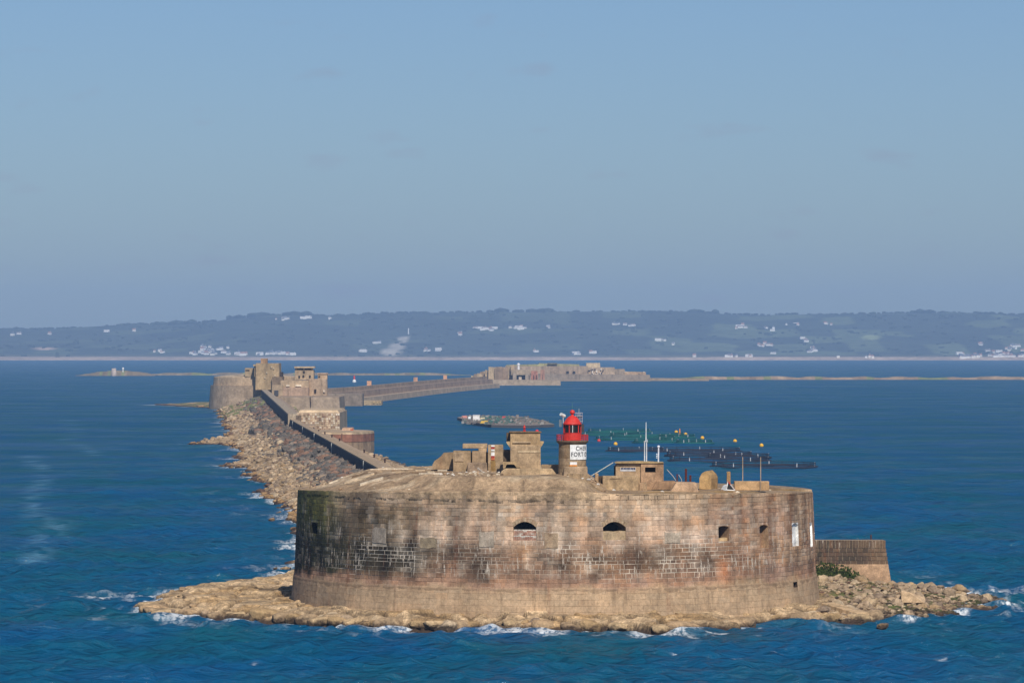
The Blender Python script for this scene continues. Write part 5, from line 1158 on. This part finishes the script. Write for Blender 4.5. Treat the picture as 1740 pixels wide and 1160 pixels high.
# ------------------------------------------------------------------ middle fort
YF = 1960.0; KF = YF/FPX
def fx_(px, Y=YF): return Xat(px, Y)
def fz(py, Y=YF): return Zat(py, Y)
mf = empty('middle_fort', (fx_(455), YF, 0), 'half-round grey-brown fort with a square tower at the far end of the breakwater wall', 'fort')
def fbox(px0, px1, py0, py1, Y0, dep, col, name, par=None, taper=0.0):
    mb = MB(lin(*col)); mb.box(fx_(px0, Y0), fx_(px1, Y0), Y0, Y0+dep, fz(py1, Y0), fz(py0, Y0), taper=taper); return mb.build(name, M_FAR, par or mf)
c0 = (fx_(432), YF+24, 0)
mb = MB(lin(158, 138, 116)); mb.lathe(c0, [(81.5*KF+.6, 0), (80.5*KF, fz(655))], 48); mb.build('lower_drum', M_FAR, mf)
mb = MB(lin(180, 156, 128)); mb.lathe(c0, [(76*KF, fz(655)), (75*KF, fz(641)), (74.5*KF, fz(640))], 48); mb.build('upper_drum', M_FAR, mf)
mb = MB(lin(176, 158, 134)); mb.lathe((fx_(432), YF+24, 0), [(73*KF, fz(640)), (60*KF, fz(638.5)), (30*KF, fz(636))], 40); mb.build('drum_roof', M_FAR, mf)
tw = fbox(434, 475, 617, 662, YF-6, 18, (170, 146, 112), 'tower', taper=.2)
fbox(443, 454, 609, 617, YF+2, 5, (160, 128, 96), 'chimney', tw); fbox(430, 444, 619, 622, YF-4, 8, (168, 146, 114), 'turret_roof', tw); fbox(432, 443, 622, 640, YF-3, 8, (150, 130, 102), 'turret', tw)
fbox(416, 432, 625, 640, YF+3, 10, (160, 140, 112), 'side_room', tw); fbox(417, 424, 628, 630, YF+2.8, .5, (60, 50, 46), 'slit', tw)
fbox(475, 480, 632, 644, YF-2, 8, (70, 60, 56), 'dark_recess', tw)
for a, b in ((460, 622), (464, 624), (466, 636), (449, 640), (452, 631)): fbox(a, a+2.2, b, b+3.0, YF-6.4, .6, (196, 178, 150), 'pale_scar', tw)
fbox(462, 480, 640, 670, YF-9, 14, (126, 108, 88), 'link_wall')
fbox(476, 525, 646, 676, YF-14, 22, (168, 146, 118), 'curtain_wall', taper=.2)
fbox(466, 524, 658, 676, YF-20, 8, (170, 144, 122), 'forework')
fbox(462, 480, 654, 676, YF-21, 6, (176, 154, 126), 'gate_house')
fbox(466, 473, 663, 672, YF-21.4, 1, (84, 84, 88), 'gate_door')
for a in (486, 502): fbox(a, a+(6 if a < 500 else 10), 653.5, 656.2, YF-14.5, 1, (208, 194, 172), 'pale_window')
mb = MB(lin(172, 148, 122)); mb.lathe((fx_(540), YF-8, 0), [(18.5*KF, 2), (19.5*KF, fz(680)), (17.5*KF, fz(644)), (16.5*KF, fz(643.4))], 28); bs_ = mb.build('round_bastion', M_FAR, mf)
fbox(534, 537.5, 661, 667, YF-14.0, 1.2, (52, 44, 42), 'doorway', bs_); fbox(549, 552, 662, 666, YF-13, 3, (206, 188, 168), 'pale_scar', bs_)
gh = fbox(501, 533, 628.5, 645, YF-4, 9, (172, 150, 122), 'gun_house')
fbox(500, 534.5, 622.5, 625.2, YF-5.2, 11, (188, 166, 136), 'gun_house_roof', gh)
for a in (501.5, 515, 529): fbox(a, a+3, 625.2, 628.5, YF-4, 2, (160, 138, 112), 'pillar', gh)
fbox(503, 531, 625.3, 628.4, YF+1, 1, (40, 34, 44), 'dark_gap', gh)
for a, b in ((507, 638), (514, 637), (525, 637.5), (515, 630)): fbox(a, a+3.0, b, b+4, YF-4.4, .8, (46, 38, 36), 'window', gh)
fbox(540, 556, 635, 644, YF-6, 6, (176, 150, 120), 'lookout_hut', mf); fbox(541, 544, 638.5, 641, YF-6.3, .6, (48, 42, 40), 'window'); fbox(539, 557, 633.5, 635.2, YF-6.5, 7, (186, 158, 130), 'lookout_roof')
for j, (a, b) in enumerate(((468, 527.5), (528.2, 578))):
    Y0 = 1890.0
    mb = MB(lin(158, 138, 116)); mb.hexa([(fx_(a, Y0), Y0, -1), (fx_(b, Y0), Y0, -1), (fx_(b, Y0), Y0+60, -1), (fx_(a, Y0), Y0+60, -1)], [(fx_(a, Y0), Y0+.6, fz(674.5, Y0)), (fx_(b, Y0)-.5, Y0+.6, fz(674.5, Y0)), (fx_(b, Y0)-.5, Y0+60, fz(674.5, Y0)), (fx_(a, Y0), Y0+60, fz(674.5, Y0))]); mb.build('terrace_block', M_FAR, mf)
fbox(556, 616, 668.5, 690, 2080, 20, (136, 122, 108), 'upper_quay'); fbox(570, 648, 680.5, 692, 2110, 25, (166, 146, 116), 'lower_quay')
for a in (634, 640, 645): fbox(a, a+2.4, 681.5, 685, 2109.5, 1, (196, 168, 124), 'fender')

# long wall from the middle fort to the far fort
lwall = empty('long_sea_wall', (-30, 2700, 0), 'long sloping sea wall curving from the middle fort to the far fort', 'sea wall')
pth = [(2040, 548, 684), (2230, 640, 683), (2450, 700, 673), (2750, 770, 664), (3080, 850, 658)]
P = []
for i in range(25):
    t = i/24*4; j = min(3, int(t)); f_ = t-j; Yv = pth[j][0]*(1-f_)+pth[j+1][0]*f_; P.append((Xat(pth[j][1]*(1-f_)+pth[j+1][1]*f_, Yv), Yv))
for o0, o1, z1a, cc, nm in ((0, -11, 3.1, (176, 154, 128), 'lower_berm'), (-5, -14, 6.4, (158, 136, 116), 'wall'), (-9, -12, 8.4, (158, 138, 116), 'parapet')):
    mb = MB(lin(*cc))
    for (xa, ya), (xb, yb) in zip(P[:-1], P[1:]):
        mb.hexa([(xa+o0, ya, -1), (xb+o0, yb, -1), (xb+o1, yb+2, -1), (xa+o1, ya+2, -1)], [(xa+o0-.8, ya, z1a), (xb+o0-.8, yb, z1a), (xb+o1, yb+2, z1a), (xa+o1, ya+2, z1a)])
    mb.build(nm, M_FAR, lwall)
for i in (8, 15, 19):
    x, y = P[i]; mb = MB(lin(196, 150, 118)); mb.box(x-12, x-9.5, y, y+2, 8.3, 11.0); mb.build('watch_box', M_FAR, lwall)

# ------------------------------------------------------------------ far fort (jumbled ruins on an island of masonry)
YG = 3280.0
ff = empty('far_fort', (Xat(930, YG), YG, 0), 'sprawling ruined brown fort on the breakwater before the far hills', 'fort')
def gbox(px0, px1, py0, py1, dY, dep, col, name, par=None, taper=0.3, top=None):
    Y0 = YG+dY; mb = MB(lin(*col)); x0, x1 = Xat(px0, Y0), Xat(px1, Y0); zb0, zt0 = Zat(py1, Y0), Zat(py0, Y0)
    if py1 >= 640: zb0 = -1.0
    if top is None: mb.box(x0, x1, Y0, Y0+dep, zb0, zt0, taper=taper)
    else:
        zr0 = Zat(top, Y0); mb.hexa([(x0, Y0, zb0), (x1, Y0, zb0), (x1, Y0+dep, zb0), (x0, Y0+dep, zb0)], [(x0+.3, Y0, zt0), (x1-.3, Y0, zr0), (x1-.3, Y0+dep, zr0), (x0+.3, Y0+dep, zt0)])
    return mb.build(name, M_FAR, par or ff)
gbox(790, 953, 645, 659, 0, 60, (168, 148, 124), 'quay', top=646); gbox(780, 953, 655, 660, -14, 20, (186, 164, 134), 'quay_apron')
gbox(950, 1205, 641.5, 650, 480, 90, (150, 132, 108), 'shore_bank', top=643.8)
gbox(870, 1105, 634, 646, 440, 60, (150, 132, 112), 'lower_rampart', top=637)
gbox(858, 1000, 622, 640, 450, 60, (158, 138, 116), 'rampart'); gbox(985, 1045, 624, 642, 460, 40, (168, 148, 124), 'casemate_block'); gbox(1040, 1062, 627, 640, 465, 40, (150, 134, 114), 'rampart_step'); gbox(1058, 1098, 631, 640, 470, 30, (168, 142, 112), 'end_battery', top=632)
gbox(915, 985, 617, 628, 480, 50, (146, 142, 104), 'earth_bank', top=619); gbox(860, 925, 620, 634, 470, 50, (148, 146, 104), 'grassy_bank', top=618.5)
gbox(930, 947, 616.5, 619, 475, 6, (96, 92, 76), 'low_roof'); gbox(996, 1020, 616.5, 624, 475, 14, (176, 158, 128), 'turret')
xx = 800
for k in range(15):
    w_ = random.uniform(7, 14); tp = np.interp(xx, [800, 830, 862], [637, 624, 621])+random.uniform(-1.5, 2.5)
    gbox(xx, xx+w_, tp, 650, random.uniform(30, 80), 20, random.choice([(168, 148, 120), (150, 130, 108), (178, 158, 128), (140, 120, 100)]), 'ruined_wall', top=tp+random.uniform(-2, 2)); xx += w_*.5
    if xx > 868: break
for a in (871, 892): gbox(a, a+7, 634, 645, 45, 10, (150, 138, 124), 'arcade_pier')
gbox(868, 902, 628, 637, 48, 10, (158, 142, 120), 'arcade_wall'); gbox(872, 900, 637, 643, 52, 4, (62, 62, 70), 'dark_arches'); gbox(881, 887, 640, 645, 44, 3, (182, 168, 150), 'arcade_infill')
gbox(902, 914, 630, 645, 40, 12, (166, 116, 98), 'red_brick_building'); gbox(918, 926, 628, 644, 44, 10, (160, 122, 102), 'brick_wing')
for a in (906, 911, 921): gbox(a, a+2, 636, 641, 38.5, 1, (70, 56, 54), 'window')
for a in (962, 973): gbox(a, a+5, 630.5, 633, 448, 2, (44, 40, 40), 'gun_port')
for k in range(22): a, b = random.uniform(999, 1024), random.uniform(624.5, 637); gbox(a, a+random.uniform(1.4, 2.6), b, b+random.uniform(1.2, 2.4), 458.6, 1, random.choice([(214, 206, 196), (60, 54, 56), (208, 198, 184)]), 'window', taper=0)
for k in range(10): a = random.uniform(928, 1095); b = random.uniform(626, 634); gbox(a, a+random.uniform(1.5, 3), b, b+1.6, 438.5 if b > 634 else 448.5, 1, random.choice([(60, 54, 52), (190, 172, 150)]), 'embrasure', taper=0)
mb = MB((.75, .73, .72)); p = W(881, 628, YG+60); mb.lathe((p.x, p.y, p.z-1), [(1.1, 0), (.9, 4.6), (1.3, 4.8), (1.2, 5.6), (.4, 6.4)], 12); tag(mb.build('white_light_tower', M_PAINT), 'small white light tower standing on the far fort', 'lighthouse')

# thin far breakwaters
fbk = MB(lin(176, 152, 116)); xs_ = np.linspace(Xat(1085, 3900), Xat(2200, 3900), 90)
def lowbank(name, label, xs_, Yv, h, col, wdt, seed):
    ft = np.clip(np.minimum(np.arange(len(xs_)), len(xs_)-1-np.arange(len(xs_)))/8.0, .12, 1); hh = h*(.35+1.2*fbm(xs_/16.0, 0*xs_+seed, 4, seed))*ft; mb = MB(lin(*col))
    for i in range(len(xs_)-1):
        a, b = xs_[i], xs_[i+1]; c = lin(*col); g = random.uniform(.8, 1.15); c = tuple(v*g for v in c)
        if random.random() < .18: c = lin(120, 124, 84)
        mb.hexa([(a, Yv, -1), (b, Yv, -1), (b, Yv+wdt, -1), (a, Yv+wdt, -1)], [(a, Yv+wdt*.2, hh[i]), (b, Yv+wdt*.2, hh[i+1]), (b, Yv+wdt*.8, hh[i+1]), (a, Yv+wdt*.8, hh[i])], c)
    o = mb.build(name, M_FAR); tag(o, label, 'breakwater'); return o
lowbank('low_breakwater', 'low tan breakwater stretching right from the far fort', xs_, 3900, 2.5, (150, 130, 108), 40, 4)
lowbank('low_breakwater', 'thin low breakwater far behind the middle fort', np.linspace(Xat(205, 4560), Xat(800, 4560), 70), 4560, 2.6, (130, 118, 100), 30, 8)
isl = lowbank('low_islet', 'flat brown islet with a small tower far to the left', np.linspace(Xat(126, 4480), Xat(262, 4480), 30), 4480, 5.0, (128, 114, 92), 60, 12); isl['category'] = 'islet'
mb = MB(lin(190, 172, 158)); p = S(157, 637.5, 2); mb.lathe((p.x, 4478, 0), [(2.9, 0), (2.7, 6), (2.7, 7.4), (2.2, 8.2)], 12); tag(mb.build('round_tower', M_FAR), 'small pale round tower on the far left islet', 'tower')
mb = MB(WHITE); mb.lathe((Xat(209, 4490), 4490, 0), [(.7, 0), (.6, 7), (1.2, 7.2), (1.0, 9)], 8); tag(mb.build('white_beacon', M_PAINT), 'tiny white beacon on the far left islet', 'beacon')
bu = empty('channel_buoy', (Xat(602, 3600), 3600, 0), 'red and white channel buoy far beyond the middle fort', 'buoy')
mb = MB(WHITE); mb.lathe((bu.location.x, 3600, 0), [(1.6, -.5), (1.6, 1.2), (.8, 2.4)], 12); mb.build('white_float', M_PAINT, bu)
mb = MB(RED); mb.lathe((bu.location.x, 3600, 0), [(.8, 2.4), (.7, 5.2), (.2, 5.8)], 12); mb.build('red_top', M_PAINT, bu)

# ------------------------------------------------------------------ fish farm
bg = empty('work_raft', (Xat(850, 1640), 1640, 0), 'long cluttered work raft with green nets and a white cabin', 'raft')
pl = [tuple(S(a, b, 1.0)[:2]) for a, b in [(777, 709), (800, 717), (835, 721.5), (900, 722.5), (942, 720.5), (915, 713), (890, 708), (840, 706), (790, 706)]]
mb = MB(lin(92, 88, 88)); mb.prism(pl, -.4, 1.0); mb.build('hull', M_MATTE, bg)
mb = MB(lin(134, 124, 112)); mb.prism([(x*1.0, y) for x, y in pl], 1.0, 1.15, grow=.985); mb.build('deck', M_MATTE, bg)
P = S(809.5, 715, 1.0); mb = MB((.8, .76, .72)); mb.box(P.x-1.25, P.x+1.25, P.y, P.y+4, 1.1, 3.2); mb.box(P.x-1.4, P.x+1.4, P.y-.2, P.y+4.2, 3.2, 3.35, (.7, .66, .64)); tag(mb.build('cabin', M_PAINT), 'small white cabin standing on the work raft', 'cabin')
net = MB()
for k in range(150):
    px = random.uniform(820, 870); py = random.uniform(707.5, 718); p = S(px, py, 1.2); s_ = random.uniform(.4, 1.3)
    V, F = random.choice(tvb); net.add((V*np.array([s_*1.5, s_*3, s_*.5])+np.array([p.x, p.y, 1.2])).tolist(), F, lin(*random.choice([(60, 104, 94), (48, 92, 84), (76, 112, 100), (100, 112, 102)])))
tag(net.build('net_heap', M_MATTE), 'heaps of green fishing net piled along the work raft', 'net', kind='stuff')
clut = MB()
for k in range(260):
    px = random.uniform(785, 932); py = random.uniform(708, 721)
    if px > 905: py = random.uniform(715, 721)
    p = S(px, py, 1.1); s_ = random.uniform(.2, .6)
    clut.box(p.x-s_, p.x+s_, p.y-1, p.y+1, 1.1, 1.1+random.uniform(.2, 1.0), lin(*random.choice([(110, 104, 100), (96, 92, 92), (128, 120, 112), (86, 100, 94), (120, 106, 94), (150, 146, 140)])))
tag(clut.build('gear_clutter', M_MATTE, bg), kind='stuff')
for px, py, c, w_, lab in [(856, 710.5, lin(180, 66, 68), .8, 'red tarpaulin bundle on the work raft'), (823, 718.5, lin(206, 168, 70), 1.6, 'yellow beam on the front of the work raft'), (798, 711, (.7, .75, .75), .6, 'pale tank left of the white cabin'), (789, 709.5, lin(190, 130, 120), 1.2, 'pinkish crate at the left end of the work raft'), (820, 712.5, lin(196, 180, 150), 1.1, 'cream mound right of the white cabin')]:
    p = S(px, py, 1.2); mb = MB(c); mb.hexa([(p.x-w_, p.y, 1.1), (p.x+w_, p.y, 1.1), (p.x+w_, p.y+2, 1.1), (p.x-w_, p.y+2, 1.1)], [(p.x-w_*.7, p.y+.2, 2.0), (p.x+w_*.8, p.y+.2, 1.9), (p.x+w_*.7, p.y+1.8, 2.1), (p.x-w_*.6, p.y+1.8, 1.9)]); tag(mb.build('raft_gear', M_MATTE), lab, 'gear')
def cage(px, py, wpx, col, lab, grp, net_col):
    p = S(px, py, 0.2); R0 = wpx/2*p.y/FPX
    e = empty('fish_cage', (p.x, p.y, 0), lab, 'fish cage', grp)
    mb = MB(col); mb.torus((p.x, p.y, .12), R0, .26, 56, 6); mb.build('outer_float', M_MATTE, e)
    mb = MB(col); mb.torus((p.x, p.y, .14), R0-.9, .24, 56, 6); mb.build('inner_float', M_MATTE, e)
    mb = MB(col); mb.torus((p.x, p.y, 1.05), R0-.5, .08, 56, 5); mb.build('handrail', M_MATTE, e)
    n = 24; st = MB(net_col)
    for k in range(n):
        a = 2*math.pi*k/n+.1; x, y = math.cos(a), math.sin(a)
        mb = MB(col if k % 5 else (.55, .56, .58)); mb.tube((p.x+x*(R0-.5), p.y+y*(R0-.5), .1), (p.x+x*(R0-.5), p.y+y*(R0-.5), 1.2), .07 if k % 5 else .11, 5); mb.build('stanchion', M_MATTE, e)
        for q in range(3): 
            a2 = a+2*math.pi/n*(q+.5)/3; st.tube((p.x+math.cos(a2)*(R0-.55), p.y+math.sin(a2)*(R0-.55), .1), (p.x+math.cos(a2)*(R0-.55), p.y+math.sin(a2)*(R0-.55), 1.0), .03, 3)
    for zz in (.5,): st.torus((p.x, p.y, zz), R0-.55, .05, 40, 3)
    tag(st.build('net', M_MATTE, e), kind='stuff')
DK = lin(44, 48, 62); TE = lin(24, 92, 90)
for px, py, w_, lab in [(1080, 765.5, 100, 'dark ring-shaped fish cage farthest left of the dark row'), (1180, 766, 160, 'dark fish cage behind, above the middle of the dark row'), (1205, 773, 150, 'dark fish cage in the middle of the dark row'),
                        (1222, 782, 175, 'dark fish cage just behind the nearest one'), (1298, 792, 182, 'nearest and rightmost dark fish cage'), (1255, 776.5, 110, 'dark fish cage between the middle and the rightmost')]:
    cage(px, py, w_, DK, lab, 'dark fish cages', lin(62, 66, 78))
for px, py, w_, lab in [(1052, 733, 110, 'teal fish cage farthest from the fort'), (1030, 738, 120, 'teal fish cage just right of the red lantern'), (1100, 740, 130, 'teal fish cage behind the tall mast'), (1080, 746, 140, 'wide teal fish cage left of the tall mast'), (1135, 750.5, 120, 'teal fish cage right of the tall mast'), (1180, 752, 66, 'small teal fish cage at the right end of the teal row'), (1150, 742.5, 66, 'small teal fish cage under the yellow buoys')]:
    cage(px, py, w_, TE, lab, 'teal fish cages', lin(34, 86, 88))
def buoy(px, py, r, col, lab, grp='yellow mooring buoys'):
    p = S(px, py+2.4, 0); e = empty('mooring_buoy', (p.x, p.y, 0), lab, 'buoy', grp)
    mb = MB(col); mb.lathe((p.x, p.y, 0), [(r*.35, -.5*r), (r*.8, -.15*r), (r, .45*r), (r*.86, 1.0*r), (r*.5, 1.35*r), (r*.18, 1.48*r)], 16); mb.build('float', M_PAINT, e, smooth=True)
    mb = MB(lin(90, 84, 70)); mb.torus((p.x, p.y, 1.55*r), r*.16, r*.05, 10, 5); mb.build('ring', M_RUST, e)
YEL = lin(232, 176, 44)
for px, py, lab in [(1149, 733, 'yellow buoy beside the orange pillar buoy, farthest left of the far line'), (1165, 737, 'yellow buoy just right of the orange pillar buoy'), (1193.5, 743, 'yellow buoy third along the far line'), (1249, 748.5, 'yellow buoy second from the right'), (1294, 756, 'rightmost yellow buoy of the far line'), (1046, 753.5, 'yellow buoy near the lighthouse below the teal cages')]:
    buoy(px, py, .62, YEL, lab)
buoy(1017.7, 747.5, .55, lin(206, 62, 56), 'red buoy just right of the red lantern', 'red mooring buoy')
p = S(1155, 738, 0); e = empty('pillar_buoy', (p.x, p.y, 0), 'orange pillar buoy with a wide float beyond the cages', 'buoy')
mb = MB(lin(222, 138, 50)); mb.lathe((p.x, p.y, 0), [(.5, -.3), (.62, .1), (.6, .35), (.3, .45)], 14); mb.build('float', M_PAINT, e)
mb = MB(lin(222, 138, 50)); mb.lathe((p.x, p.y, 0), [(.3, .45), (.18, 1.4), (.16, 1.9), (.05, 2.0)], 12); mb.build('pillar', M_PAINT, e)

# ------------------------------------------------------------------ air
hzm = bpy.data.materials.new('sea_haze'); hzm.use_nodes = True; nt = hzm.node_tree
for n in list(nt.nodes):
    if n.type != 'OUTPUT_MATERIAL': nt.nodes.remove(n)
pv = nt.nodes.new('ShaderNodeVolumePrincipled'); pv.inputs['Density'].default_value = 7.4e-5; pv.inputs['Color'].default_value = (0.47, 0.68, 1.0, 1); pv.inputs['Anisotropy'].default_value = 0.0
nt.links.new(pv.outputs[0], nt.nodes['Material Output'].inputs['Volume'])
mb = MB(); mb.box(-3600, 3600, -600, 14200, -4.2, 235)
hz_o = mb.build('haze', hzm); tag(hz_o, kind='stuff')
